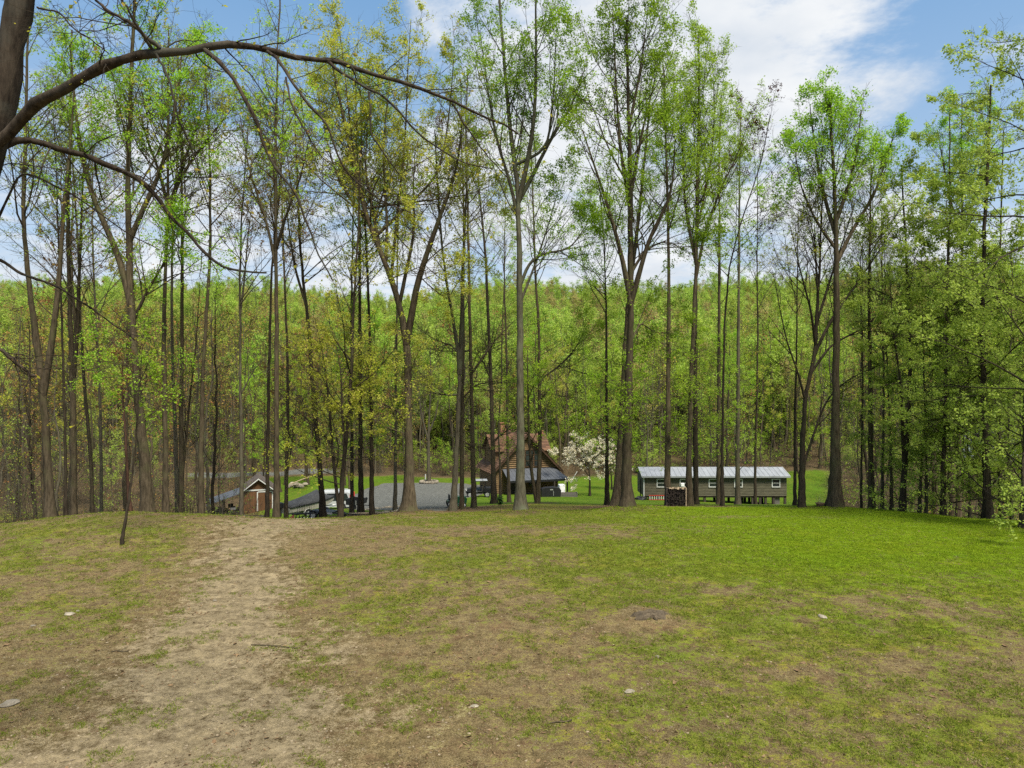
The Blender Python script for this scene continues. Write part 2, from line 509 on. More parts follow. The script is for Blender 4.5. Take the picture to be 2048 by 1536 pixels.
def height(x, y):
    x = np.asarray(x, dtype=np.float64); y = np.asarray(y, dtype=np.float64)
    a = np.clip(x / np.maximum(y, 22), AK[0], AK[-1])
    j = np.clip(np.searchsorted(AK, a) - 1, 0, len(AK) - 2)
    f = (a - AK[j]) / (AK[j + 1] - AK[j]); f = np.clip(f, 0, 1); f = f * f * (3 - 2 * f) * .5 + f * .5
    d = np.clip(y, 0, 899)
    i = np.clip(np.searchsorted(_dd, d, side='right') - 1, 0, len(_dd) - 2)
    g = (d - _dd[i]) / (_dd[i + 1] - _dd[i])
    p0 = _prof[j, i] * (1 - g) + _prof[j, i + 1] * g
    p1 = _prof[j + 1, i] * (1 - g) + _prof[j + 1, i + 1] * g
    z = EYE - (p0 * (1 - f) + p1 * f)
    far = np.clip((y - 120) / 200, 0, 1)
    z = z + (fnoise(x, y, 2.2, 3) - .5) * .10 + (fnoise(x, y, 9, 5) - .5) * .22 * np.clip(y / 15, .3, 1)
    z = z + far * ((fnoise(x, y, 130, 8, 3) - .5) * 40)
    for mx, my, r, h in MOUNDS:
        z = z + h * np.exp(-((x - mx) ** 2 + (y - my) ** 2) / (r * r))
    return z

def H(x, y):
    return float(height(np.array([x]), np.array([y]))[0])

def ground_at(px, row):
    """the ground point a line of sight meets"""
    d = np.arange(7.5, 150, 0.25)
    x = (px - CX) / FPX * d
    r = CY + FPX * (EYE - height(x, d)) / d
    k = np.argmax(r <= row)
    if r[k] > row: k = len(d) - 1
    return float(x[k]), float(d[k])

def at(px, d):
    """the ground point at a column and a distance"""
    x = (px - CX) / FPX * d
    return Vector((x, d, H(x, d)))

def up(px, row, d):
    return Vector(((px - CX) / FPX * d, d, EYE - (row - CY) / FPX * d))

for px, d, r, h in [(1040, 33.5, 1.3, .22), (1252, 33, 1.6, .28), (817, 36, 1.3, .18), (1660, 35, 1.5, .12), (297, 30.5, 1.6, .14)]:
    MOUNDS.append(((px - CX) / FPX * d, d, r, h))
_sx, _sy = ground_at(1290, 1246)
MOUNDS.append((_sx + .1, _sy + .25, .75, .17))
for px, row, r, h in [(120, 1056, 3.0, .22), (300, 1046, 3.5, .30), (430, 1050, 2.5, .18)]:
    _x, _y = ground_at(px, row)
    MOUNDS.append((_x, _y, r, h))

# grid: fine near the camera, coarse far off
def grow(a, step, k, end):
    out = []
    while a < end:
        step *= k; a += step; out.append(a)
    return out
xs = list(np.arange(-26, 26.01, .26))
_g = grow(26, .3, 1.085, 900)
xs = np.array([-v for v in _g[::-1]] + xs + _g)
ys = list(np.arange(6, 40, .22))
ys = np.array([-120, -60, -30, -14, -6, 0, 3, 4.5] + ys + grow(ys[-1], .24, 1.03, 860))
GX, GY = np.meshgrid(xs, ys)
GZ = height(GX, GY)
nx, ny = len(xs), len(ys)

# what covers the ground where: lush grass, bare dirt, leaf litter, gravel
tx = [ground_at(px, r) for px, r in [(330, 1530), (400, 1380), (440, 1290), (465, 1200), (490, 1120), (495, 1075), (560, 1050), (640, 1041)]]
tw = [4.0, 3.2, 2.6, 2.0, 1.75, 1.75, 2.1, 2.4]
ty = np.array([p[1] for p in tx]); txx = np.array([p[0] for p in tx])

TREE_FEET = [(101, 30.0), (132, 31.0), (148, 33.0), (185, 36.0), (203, 40.0), (262, 29.0), (297, 31.0), (332, 32.0), (356, 38.0), (364, 35.0), (402, 33.0), (483, 34.0), (534, 36.0), (553, 32.0), (572, 44.0), (647, 38.0), (680, 35.0), (704, 44.0), (722, 42.0), (744, 38.0), (790, 42.0), (818, 36.0), (905, 38.0), (924, 40.0), (948, 42.0), (988, 52.0), (1001, 56.0), (1018, 60.0), (1040, 33.5), (1074, 47.0), (1214, 44.0), (1233, 42.0), (1254, 33.0), (1336, 39.0), (1379, 39.0), (1392, 48.0), (1438, 58.0), (1475, 60.0), (1510, 52.0), (1445, 37.0), (1603, 35.0), (1590, 42.0), (1670, 34.5), (1743, 37.0), (1722, 38.0), (1764, 38.0), (1783, 37.0), (1804, 34.0), (1852, 36.0), (1886, 33.0), (1917, 44.0), (1975, 31.0), (2001, 33.0), (2052, 26.0)]      # column and distance of each near trunk

def masks(x, y):
    a = x / np.maximum(y, 20)
    n1 = fnoise(x, y, 5.0, 11); n2 = fnoise(x, y, 1.6, 23); n3 = fnoise(x, y, .55, 31, 3); n4 = fnoise(x, y, 11, 41)
    mixn = n1 * .35 + n2 * .40 + n3 * .25
    # dirt track from the near left over the crest
    cxp = np.interp(y, ty, txx); hw = np.interp(y, ty, tw)
    dirt = np.clip((1.25 - np.abs(x - cxp) / hw) * .75 + (n2 - .5) * .9 + (n3 - .5) * .5, 0, .9)
    dirt = dirt * np.clip((ty[-1] + 3 - y) / 3, 0, 1)
    dirt = np.maximum(dirt, np.clip((.34 - mixn) * 7, 0, .8) * np.clip((15.5 - y) / 5, 0, 1))
    # lush grass: a broad band up to the trees, thin and patchy towards the camera
    lush = np.clip((y - 13.5) / 8, 0, 1) * np.clip((x + 4.5 + (n4 - .5) * 5) / 6, 0, 1)
    right = np.clip((x - 2) / 7, 0, 1)
    grass = .365 + .075 * np.clip((x + 1) / 8, 0, 1) + .52 * lush * (.45 + .55 * right)
    grass = np.where(x < cxp - hw * .8, .42 + 0 * x, grass)
    grass = grass + (mixn - .5) * (1.5 - .3 * lush * right) + (n3 - .5) * .35
    # worn brown bands
    for px, row, rx, ry, w in [(1000, 1062, 6.5, 1.3, .45), (1500, 1035, 3.0, .8, .5), (700, 1085, 3.0, 2.4, .45), (1290, 1250, 1.1, .6, .75),
                               (760, 1300, 1.6, .8, .4), (1480, 1180, 1.6, .7, .25), (1850, 1215, 2.6, 1.2, .35), (1440, 1096, 1.0, .35, .5),
                               (1580, 1350, .9, .35, .4), (1800, 1330, .9, .3, .3)]:
        bx, by = ground_at(px, row)
        grass = grass - w * np.exp(-((x - bx) / rx) ** 2 - ((y - by) / ry) ** 2)
    grass = grass - .07 * np.clip((15.5 - y) / 4, 0, 1)
    grass = grass - .10 * np.clip((3.5 - x) / 3, 0, 1) * np.clip((13.5 - y) / 3, 0, 1)
    grass = np.clip(np.maximum(grass, .8 * np.clip((y - 135) / 40, 0, 1)), 0, 1)
    # leaf litter: the left crest, round the trunks, the wood floor
    lit = np.clip((-x - 4.5) / 4, 0, 1) * np.clip((y - 24.5) / 4, 0, 1) * np.clip((46 - y) / 5, 0, 1) * np.clip((n2 + .1) * 2, 0, 1)
    for px, d, rx, ry, w in [(1250, 38, 4.2, 4.5, 1.1), (1330, 39, 2.6, 3.2, 1.0), (1040, 34, 1.5, 1.5, .9), (905, 40, 3.2, 4, .9), (817, 37, 2.5, 2.5, .8),
                             (1075, 50, 2, 3, .9), (1290, 16.6, .9, .6, .7), (1740, 37, 3, 2.2, .25)]:
        bx = (px - CX) / FPX * d
        lit = np.maximum(lit, w * np.exp(-((x - bx) / rx) ** 2 - ((y - d) / ry) ** 2) * np.clip((n2 - .15) * 2.6, 0, 1))
    for px, d in TREE_FEET:
        r2 = (x - (px - CX) / FPX * d) ** 2 + (y - d + .25) ** 2
        lit = np.maximum(lit, 1.15 * np.exp(-r2 / 1.3) * np.clip(.35 + n2 * 1.1, 0, 1))
    wood = np.maximum.reduce([np.clip((-a - .345) / .03, 0, 1) * np.clip((y - 31) / 5, 0, 1),
                              np.clip((a - .43) / .04, 0, 1) * np.clip((y - 36) / 4, 0, 1) * (1 - np.clip((.52 - a) / .05, 0, 1) * np.clip((74 - y) / 6, 0, 1)),
                              np.clip((y - 103 - (n4 - .5) * 8) / 3, 0, 1)])
    up_ = np.clip((y - 135) / 40, 0, 1)
    lit = np.clip(np.maximum(lit, wood * (.95 - .6 * up_)), 0, 1)
    # valley lawn beyond the crest
    valley = np.clip((y - 42) / 6, 0, 1) * (1 - wood)
    grass = np.where(valley > .5, np.clip(.86 + (mixn - .5) * .9, 0, 1), grass)
    # patches of green showing through the trunks on the left
    lp = np.clip((-a - .36) / .02, 0, 1) * np.exp(-((y - 74) / 7) ** 2) * np.clip((n1 - .38) * 6, 0, 1)
    lit = lit * (1 - lp); grass = np.maximum(grass, lp)
    # gravel yard and far lane
    e = (n1 - .5) * .03
    gx0 = np.interp(y, [38, 48, 60, 80, 92, 97], [-.098, -.20, -.235, -.235, -.20, -.17])
    gx1 = np.interp(y, [38, 48, 60, 80, 92, 97], [-.085, -.083, -.078, -.045, -.02, -.05])
    gravel = np.clip((np.minimum(a + e - gx0, gx1 - a - e)) / .006, 0, 1) * np.clip((y - 37.5) / 1.5, 0, 1) * np.clip((96 - y + (n1 - .5) * 4) / 1.5, 0, 1)
    lane = np.clip((2.6 - np.abs(y - (108 + 14 * (a + .3)) + (n1 - .5) * 2)) / .8, 0, 1) * np.clip((a + .47) / .03, 0, 1) * np.clip((-.235 - a) / .02, 0, 1)
    gravel = np.maximum(gravel, lane)
    grass = grass * (1 - dirt) * (1 - gravel); lit = lit * (1 - dirt * .8) * (1 - gravel)
    return np.clip(grass, 0, 1), np.clip(dirt, 0, 1), np.clip(lit, 0, 1), np.clip(gravel, 0, 1), lush * right, wood

mg, md, ml, mv, mlush, mwood = masks(GX, GY)

def ground_mat():
    m, n, l, out = nt('ground_cover')
    at_ = n.new('ShaderNodeAttribute'); at_.attribute_name = 'cover'
    al = n.new('ShaderNodeAttribute'); al.attribute_name = 'cover_b'
    sp = n.new('ShaderNodeSeparateColor'); l.new(at_.outputs['Color'], sp.inputs[0])
    sb = n.new('ShaderNodeSeparateColor'); l.new(al.outputs['Color'], sb.inputs[0])
    tc = n.new('ShaderNodeTexCoord')
    ob = tc.outputs['Object']
    fa = noise(n, l, ob, 9, 8, 0.72)
    fb = noise(n, l, ob, 38, 6, 0.75)
    fc = noise(n, l, ob, 1.3, 6, 0.6)
    fd = noise(n, l, ob, 95, 3, 0.7)
    def mth(op, a, b, c=None):
        q = n.new('ShaderNodeMath'); q.operation = op
        for i, v in enumerate((a, b, c)):
            if v is None: continue
            if isinstance(v, (int, float)): q.inputs[i].default_value = v
            else: l.new(v, q.inputs[i])
        return q.outputs[0]
    def mix(f, a, b):
        q = n.new('ShaderNodeMixRGB'); l.new(f, q.inputs['Fac'])
        for i, v in ((1, a), (2, b)):
            if isinstance(v, tuple): q.inputs[i].default_value = (*v, 1)
            else: l.new(v, q.inputs[i])
        return q.outputs[0]
    def edge(maskv, k):
        s = mth('ADD', maskv, mth('MULTIPLY', mth('SUBTRACT', fmix, .5), k * 4.6))
        r = n.new('ShaderNodeMapRange'); r.interpolation_type = 'SMOOTHSTEP'
        r.inputs['From Min'].default_value = .34; r.inputs['From Max'].default_value = .66
        l.new(s, r.inputs['Value']); return r.outputs[0]
    fe = noise(n, l, ob, 3.2, 5, 0.65)
    fe2 = noise(n, l, ob, .55, 6, 0.7)
    fe_m = n.new('ShaderNodeMapRange'); fe_m.inputs['From Min'].default_value = .5; fe_m.inputs['From Max'].default_value = .66; fe_m.inputs['To Max'].default_value = .55
    l.new(noise(n, l, ob, 2.1, 7, .72), fe_m.inputs['Value']); fe_r = fe_m.outputs[0]
    fmix = mth('ADD', mth('ADD', mth('MULTIPLY', fe, .34), mth('MULTIPLY', fa, .33)), mth('MULTIPLY', fb, .33))
    fbd = mth('ADD', mth('MULTIPLY', fb, .55), mth('MULTIPLY', fd, .45))
    pm = n.new('ShaderNodeMapRange'); pm.inputs['From Min'].default_value = .50; pm.inputs['From Max'].default_value = .66; pm.inputs['To Max'].default_value = .5
    l.new(noise(n, l, ob, 1.7, 8, .74), pm.inputs['Value']); pale = pm.outputs[0]
    thatch = ramp(n, l, fbd, [(.40, (0.053, 0.040, 0.017)), (.5, (0.133, 0.099, 0.046)), (.60, (0.258, 0.198, 0.101))])
    dirt = ramp(n, l, fbd, [(.38, (.108, .083, .046)), (.5, (.186, .146, .084)), (.62, (.275, .222, .138))])
    dirt2 = mix(pale, dirt, (.285, .228, .142))
    litter = ramp(n, l, fbd, [(.40, (0.022, 0.017, 0.009)), (.5, (0.071, 0.050, 0.028)), (.60, (0.155, 0.112, 0.063))])
    grass_a = ramp(n, l, fbd, [(.40, (0.047, 0.057, 0.008)), (.5, (0.112, 0.125, 0.015)), (.60, (0.206, 0.206, 0.043))])
    grass_l = ramp(n, l, fbd, [(.38, (0.058, 0.101, 0.003)), (.5, (0.099, 0.150, 0.005)), (.63, (0.159, 0.206, 0.015))])
    grass_v = ramp(n, l, fbd, [(.38, (.043, .080, .006)), (.5, (.070, .122, .009)), (.62, (.105, .155, .016))])
    grass = mix(sb.outputs[0], grass_a, mix(sb.outputs[2], grass_l, grass_v))
    gravel = ramp(n, l, fbd, [(.38, (.054, .055, .049)), (.5, (.102, .104, .094)), (.62, (.165, .167, .152))])
    tone = ramp(n, l, fe2, [(.36, (.80, .95, .8)), (.5, (1, 1, 1)), (.64, (1.22, 1.0, 1.1))])
    mt = n.new('ShaderNodeMixRGB'); mt.blend_type = 'MULTIPLY'; mt.inputs['Fac'].default_value = 1
    l.new(grass, mt.inputs['Color1']); l.new(tone, mt.inputs['Color2']); grass = mt.outputs[0]
    c = mix(edge(sp.outputs[0], 1.15), mix(fe_r, thatch, (.125, .072, .040)), grass)
    c = mix(edge(sp.outputs[2], 1.1), c, litter)
    c = mix(edge(sp.outputs[1], .8), c, dirt2)
    c = mix(edge(sb.outputs[1], .35), c, gravel)
    wear = ramp(n, l, mth('ADD', mth('MULTIPLY', fa, .5), mth('MULTIPLY', fe, .5)), [(.40, (.60, .58, .56)), (.5, (1, 1, 1)), (.60, (1.42, 1.41, 1.38))])
    wm = n.new('ShaderNodeMixRGB'); wm.blend_type = 'MULTIPLY'; wm.inputs['Fac'].default_value = 1
    l.new(c, wm.inputs['Color1']); l.new(wear, wm.inputs['Color2']); c = wm.outputs[0]
    b = n.new('ShaderNodeBsdfPrincipled')
    l.new(c, b.inputs['Base Color'])
    b.inputs['Roughness'].default_value = 1.0
    b.inputs['Specular IOR Level'].default_value = 0.05
    bp = n.new('ShaderNodeBump'); bp.inputs['Strength'].default_value = .8; bp.inputs['Distance'].default_value = .03
    l.new(mth('ADD', fbd, mth('MULTIPLY', fa, .8)), bp.inputs['Height']); l.new(bp.outputs[0], b.inputs['Normal'])
    l.new(b.outputs[0], out.inputs['Surface'])
    return m
GROUND = ground_mat()

idx = np.arange(nx * ny).reshape(ny, nx)
Q = np.stack([idx[:-1, :-1], idx[:-1, 1:], idx[1:, 1:], idx[1:, :-1]], -1).reshape(-1, 4)
V = np.stack([GX, GY, GZ], -1).reshape(-1, 3)
lush_v = np.maximum(mlush, (GY > 46) * (1 - mwood))
CA = np.stack([mg, md, ml, np.ones_like(mg)], -1).reshape(-1, 4)
CB = np.stack([lush_v, mv, np.clip((GY - 40) / 8, 0, 1), np.ones_like(mg)], -1).reshape(-1, 4)
fm = lambda m_: (m_[:-1, :-1] + m_[1:, 1:] + m_[1:, :-1] + m_[:-1, 1:]).reshape(-1) / 4
fy = fm(GY)
kind = np.zeros(len(Q), int)
kind[fm(mwood) > .5] = 3
kind[(fm(mwood) > .5) & (fy > 125)] = 4
kind[(fm(md) > .5) & (fy < 42)] = 1
kind[fm(mv) > .5] = 2
for k, nm in enumerate(['lawn', 'dirt_track', 'gravel_drive', 'woodland_floor', 'hillside']):
    q = Q[kind == k]
    if not len(q): continue
    u, inv = np.unique(q, return_inverse=True)
    me = np_mesh(nm, V[u], [inv.reshape(-1, 4)], GROUND, True)
    for an, arr in (('cover', CA), ('cover_b', CB)):
        at_ = me.attributes.new(an, 'FLOAT_COLOR', 'POINT')
        at_.data.foreach_set('color', arr[u].astype(np.float32).ravel())
    tag(link(bpy.data.objects.new(nm, me)), kind='structure')

# ---------------------------------------------------------------- buildings
RNG = random.Random(3)
V3 = Vector
def shingle_rows(mb, o, u, v, nu, nv, th=.03, over=.25):
    """uneven shingles over a roof plane: o is the upper left corner, u along the ridge, v down the slope"""
    o, u, v = V3(o), V3(u), V3(v)
    n = u.cross(v).normalized()
    if n.z < 0: n = -n
    for j in range(nv):
        x = 0.0
        while x < 1 - 1e-4:
            w = min(1 - x, RNG.uniform(.7, 1.3) / nu)
            t0, t1 = j / nv, min(1.0, (j + 1 + over) / nv)
            a = o + u * x + v * t0 + n * .004; b = o + u * (x + w * .985) + v * t0 + n * .004
            lift = n * (th + RNG.uniform(0, .012))
            c = o + u * (x + w * .985) + v * t1 + lift; d = o + u * x + v * t1 + lift
            mb.add([a, b, c, d, c - n * th * .8, d - n * th * .8], [(0, 1, 2, 3), (3, 2, 4, 5)])
            x += w
    return mb

def window(root, x0, x1, z0, z1, y, frame_mat, th=.07, rails=(.5,), mull=(), fw=.07):
    """a framed window in a wall that faces -y; y is the wall face"""
    m = MB()
    m.box(x0, x0 + fw, y - th, y + .02, z0, z1); m.box(x1 - fw, x1, y - th, y + .02, z0, z1)
    m.box(x0 + fw, x1 - fw, y - th, y + .02, z0, z0 + fw); m.box(x0 + fw, x1 - fw, y - th, y + .02, z1 - fw, z1)
    fr = m.build('window', frame_mat, root)
    g = MB().box(x0 + fw, x1 - fw, y - .015, y + .012, z0 + fw, z1 - fw).build('pane', GLASS, fr)
    for r in rails:
        zc = z0 + (z1 - z0) * r; MB().box(x0 + fw, x1 - fw, y - th * .7, y - .017, zc - .025, zc + .025).build('glazing_bar', frame_mat, fr)
    for r in mull:
        xc = x0 + (x1 - x0) * r; MB().box(xc - .02, xc + .02, y - th * .6, y - .018, z0 + fw, z1 - fw).build('glazing_bar', frame_mat, fr)
    return fr

# ---- log house
def log_house():
    b = at(1053, 84); b.z -= .05
    root = empty('log_house', b, math.radians(17))
    tag(root, 'log house with red-brown shingle roof and dark metal porch beyond the tree trunks', 'house')
    AP, EV, HW, EX, LN = 7.2, 2.6, 3.9, 4.45, 6.6
    sl = (AP - EV) / EX
    m = MB()
    m.prism([(-HW, -.6), (HW, -.6), (HW, AP - .25 - HW * sl), (0, AP - .25), (-HW, AP - .25 - HW * sl)], .02, LN)
    m.build('house_body', LOGDARK, root)
    lg = MB(); z = .12
    while z < AP - .4:
        w = min(HW, (AP - .22 - z) / sl)
        lg.bar((-w, 0, z), (w, 0, z), .125, 8)
        z += .235
    tag(lg.build('log_wall', LOGWOOD, root), kind='stuff')
    lg = MB(); z = .12
    while z < EV - .1:
        lg.bar((-HW - .01, .1, z), (-HW - .01, LN, z), .125, 8); lg.bar((HW + .01, .1, z), (HW + .01, LN, z), .125, 8)
        z += .235
    tag(lg.build('log_wall', LOGWOOD, root), kind='stuff')
    rf = MB()
    rf.slab([(0, -.55, AP), (0, LN + .4, AP), (-EX, LN + .4, EV), (-EX, -.55, EV)], .10)
    rf.slab([(0.001, -.55, AP - .002), (0.001, LN + .4, AP - .002), (EX, LN + .4, EV), (EX, -.55, EV)], .10)
    roof = rf.build('roof', LOGDARK, root)
    sh = MB()
    shingle_rows(sh, (0, -.58, AP + .01), (0, LN + 1.0, 0), (-EX - .04, 0, EV - AP), 18, 24)
    shingle_rows(sh, (0, -.58, AP + .01), (0, LN + 1.0, 0), (EX + .04, 0, EV - AP), 18, 24)
    tag(sh.build('shingles', SHINGLE, roof), kind='stuff')
    MB().box(-.09, .09, -.6, LN + .45, AP - .01, AP + .06).build('ridge_cap', SHINGLE, roof)
    for s in (-1, 1):
        q = MB()
        q.prism([(0, AP - .02), (s * EX, EV - .02), (s * EX, EV - .30), (0, AP - .30)], -.62, -.56)
        q.build('bargeboard', LOGDARK, roof)
    # cross gables either side of the ridge
    for s, x1 in ((-1, -3.55), (1, 3.35)):
        d = MB()
        d.prism([(1.9, 2.9), (5.7, 2.9), (5.7, 5.05), (3.8, 6.65), (1.9, 5.05)], min(0.2 * s, x1), max(0.2 * s, x1), 'x')
        dm = d.build('dormer', LOGWOOD, root)
        r = MB(); xe = x1 + s * .35
        r.slab([(.1 * s, 3.8, 6.86), (xe, 3.8, 6.86), (xe, 1.55, 4.95), (.1 * s, 1.55, 4.95)], .08)
        r.slab([(.1 * s, 3.801, 6.858), (xe, 3.801, 6.858), (xe, 6.05, 4.95), (.1 * s, 6.05, 4.95)], .08)
        r.build('dormer_roof', LOGDARK, dm)
        q = MB()
        shingle_rows(q, (min(.1 * s, xe), 3.8, 6.87), (abs(xe - .1 * s), 0, 0), (0, -2.28, -1.94), 8, 11)
        shingle_rows(q, (min(.1 * s, xe), 3.8, 6.87), (abs(xe - .1 * s), 0, 0), (0, 2.28, -1.94), 8, 11)
        tag(q.build('shingles', SHINGLE, dm), kind='stuff')
        for c in (2.0, 5.55): MB().box(min(x1 + s * .02, x1 + s * .10), max(x1 + s * .02, x1 + s * .10), c, c + .12, 2.9, 5.0).build('corner_board', LOGWOOD, dm)
    ch = MB().box(-1.9, -1.15, 4.4, 5.1, 4.6, 8.15, bev=.02).box(-2.0, -1.05, 4.3, 5.2, 8.15, 8.27).build('chimney', BRICKRED, root)
    MB().box(-1.7, -1.35, 4.6, 4.9, 8.27, 8.5).box(-1.8, -1.25, 4.5, 5.0, 8.5, 8.55).build('chimney_cap', LOGDARK, ch)
    MB().bar((2.35, 1.5, 4.3), (2.35, 1.5, 6.75), .07, 10).bar((2.35, 1.5, 6.75), (2.35, 1.5, 6.9), .11, 10, .03).build('flue_pipe', WHITE, root)
    MB().box(3.0, 3.4, 3.6, 4.0, 6.0, 7.15).box(2.95, 3.45, 3.55, 4.05, 7.15, 7.25).build('vent_stack', BRICKRED, root)
    for x0 in (-.2, .88):
        window(root, x0, x0 + 1.0, 3.25, 5.25, -.13, LOGDARK, .06, (.35, .7), (), .06)
    # porch
    PY, ZT, ZB = -2.3, 3.05, 1.95
    p = MB()
    p.slab([(-3.0, -.14, ZT), (3.4, -.14, ZT), (4.5, PY, ZB), (-2.9, PY, ZB)], .07)
    p.add([(3.4, -.14, ZT), (4.5, PY, ZB), (4.5, .6, ZB), (3.42, -.12, ZT - .07), (4.48, PY + .02, ZB - .07), (4.48, .6, ZB - .07)],
          [(0, 1, 2), (5, 4, 3), (0, 3, 4, 1), (1, 4, 5, 2), (2, 5, 3, 0)])
    pr = p.build('porch_roof', ROOF_DARK, root)
    q = MB()
    for k in range(15):
        t = k / 14; q.slab([(-3.0 + 6.4 * t - .02, -.15, ZT + .03), (-3.0 + 6.4 * t + .02, -.15, ZT + .03), (-2.9 + 7.4 * t + .02, PY, ZB + .03), (-2.9 + 7.4 * t - .02, PY, ZB + .03)], .03)
    q.build('roof_seam', ROOF_DARK, pr)
    MB().box(-2.9, 4.48, PY + .02, PY + .16, ZB - .24, ZB - .08).build('porch_beam', BLACK, root)
    for x in (-2.75, -1.1, .9, 2.7, 4.3):
        MB().box(x - .08, x + .08, PY + .03, PY + .17, -.5, ZB - .24).build('post', DKWOOD if x < 4 else BLACK, root)
    MB().box(-3.1, 4.4, PY - .1, 0, -.6, .12).build('porch_floor', GREYWOOD, root)
    dr = MB().box(-2.3, -1.35, -.16, -.02, .12, 2.15).build('door', DKWOOD, root)
    MB().lathe([(.03, -.2), (.03, -.16)], 8, (-1.5, 0, 1.1), 'y').build('handle', STEEL, dr)
    window(root, .2, 1.6, .9, 2.0, -.13, LOGDARK, .06, (.5,), (.5,))
    return root
HOUSE = log_house()
hx = HOUSE.matrix_basis
def hp(x, y, z=0):
    p = hx @ V3((x, y, 0)); p.z = H(p.x, p.y) + z
    return p

def covered_box():
    p = at(1101, 78.6)
    r = empty('covered_grill', p, math.radians(8)); tag(r, 'wide black grill under a fitted cover on the grass at the porch front', 'grill')
    MB().prism([(-1.05, .05), (1.05, .05), (1.12, .75), (.95, 1.02), (.2, 1.10), (-.6, 1.06), (-1.0, .95), (-1.08, .7)], -.45, .45).build('cover', BLACK, r)
    MB().box(-.12, .2, -.475, -.45, .80, .92).build('badge', STEEL, r)
    MB().box(.22, .27, -.475, -.45, .18, .72).build('strap', STEEL, r)
    for x in (-.9, .9):
        for y in (-.3, .3): MB().lathe([(.07, -.03), (.07, .03)], 10, (x, y, .07), 'x').build('caster', RUBBER, r)
    p = at(1123, 80.4)
    c = empty('storage_cabinet', p, math.radians(15)); tag(c, 'narrow white cabinet standing under the right end of the porch roof', 'cabinet')
    MB().box(-.33, .33, -.3, .3, 0, 1.35, bev=.03).build('cabinet_body', PLASTIC, c)
    d = MB().box(-.30, .30, -.33, -.302, .06, 1.29, bev=.01).build('door', PLASTIC, c)
    MB().box(.2, .23, -.36, -.33, .6, .8).build('handle', STEEL, d)
    p = at(1136, 79.2)
    w = empty('raised_bed', p, math.radians(4)); tag(w, 'low grey plank bed wall running right from the porch end', 'raised bed')
    for k in range(2):
        MB().box(-.95, .95, -.5, -.44, .02 + k * .22, .225 + k * .22).build('plank', GREYWOOD, w)
        MB().box(-.95, .95, .44, .5, .02 + k * .22, .225 + k * .22).build('plank', GREYWOOD, w)
    MB().box(-1.0, -.95, -.52, .52, 0, .5).build('end_board', GREYWOOD, w); MB().box(.95, 1.0, -.52, .52, 0, .5).build('end_board', GREYWOOD, w)
    MB().box(-.95, .95, -.44, .44, 0, .40).build('soil', DKWOOD, w)
covered_box()

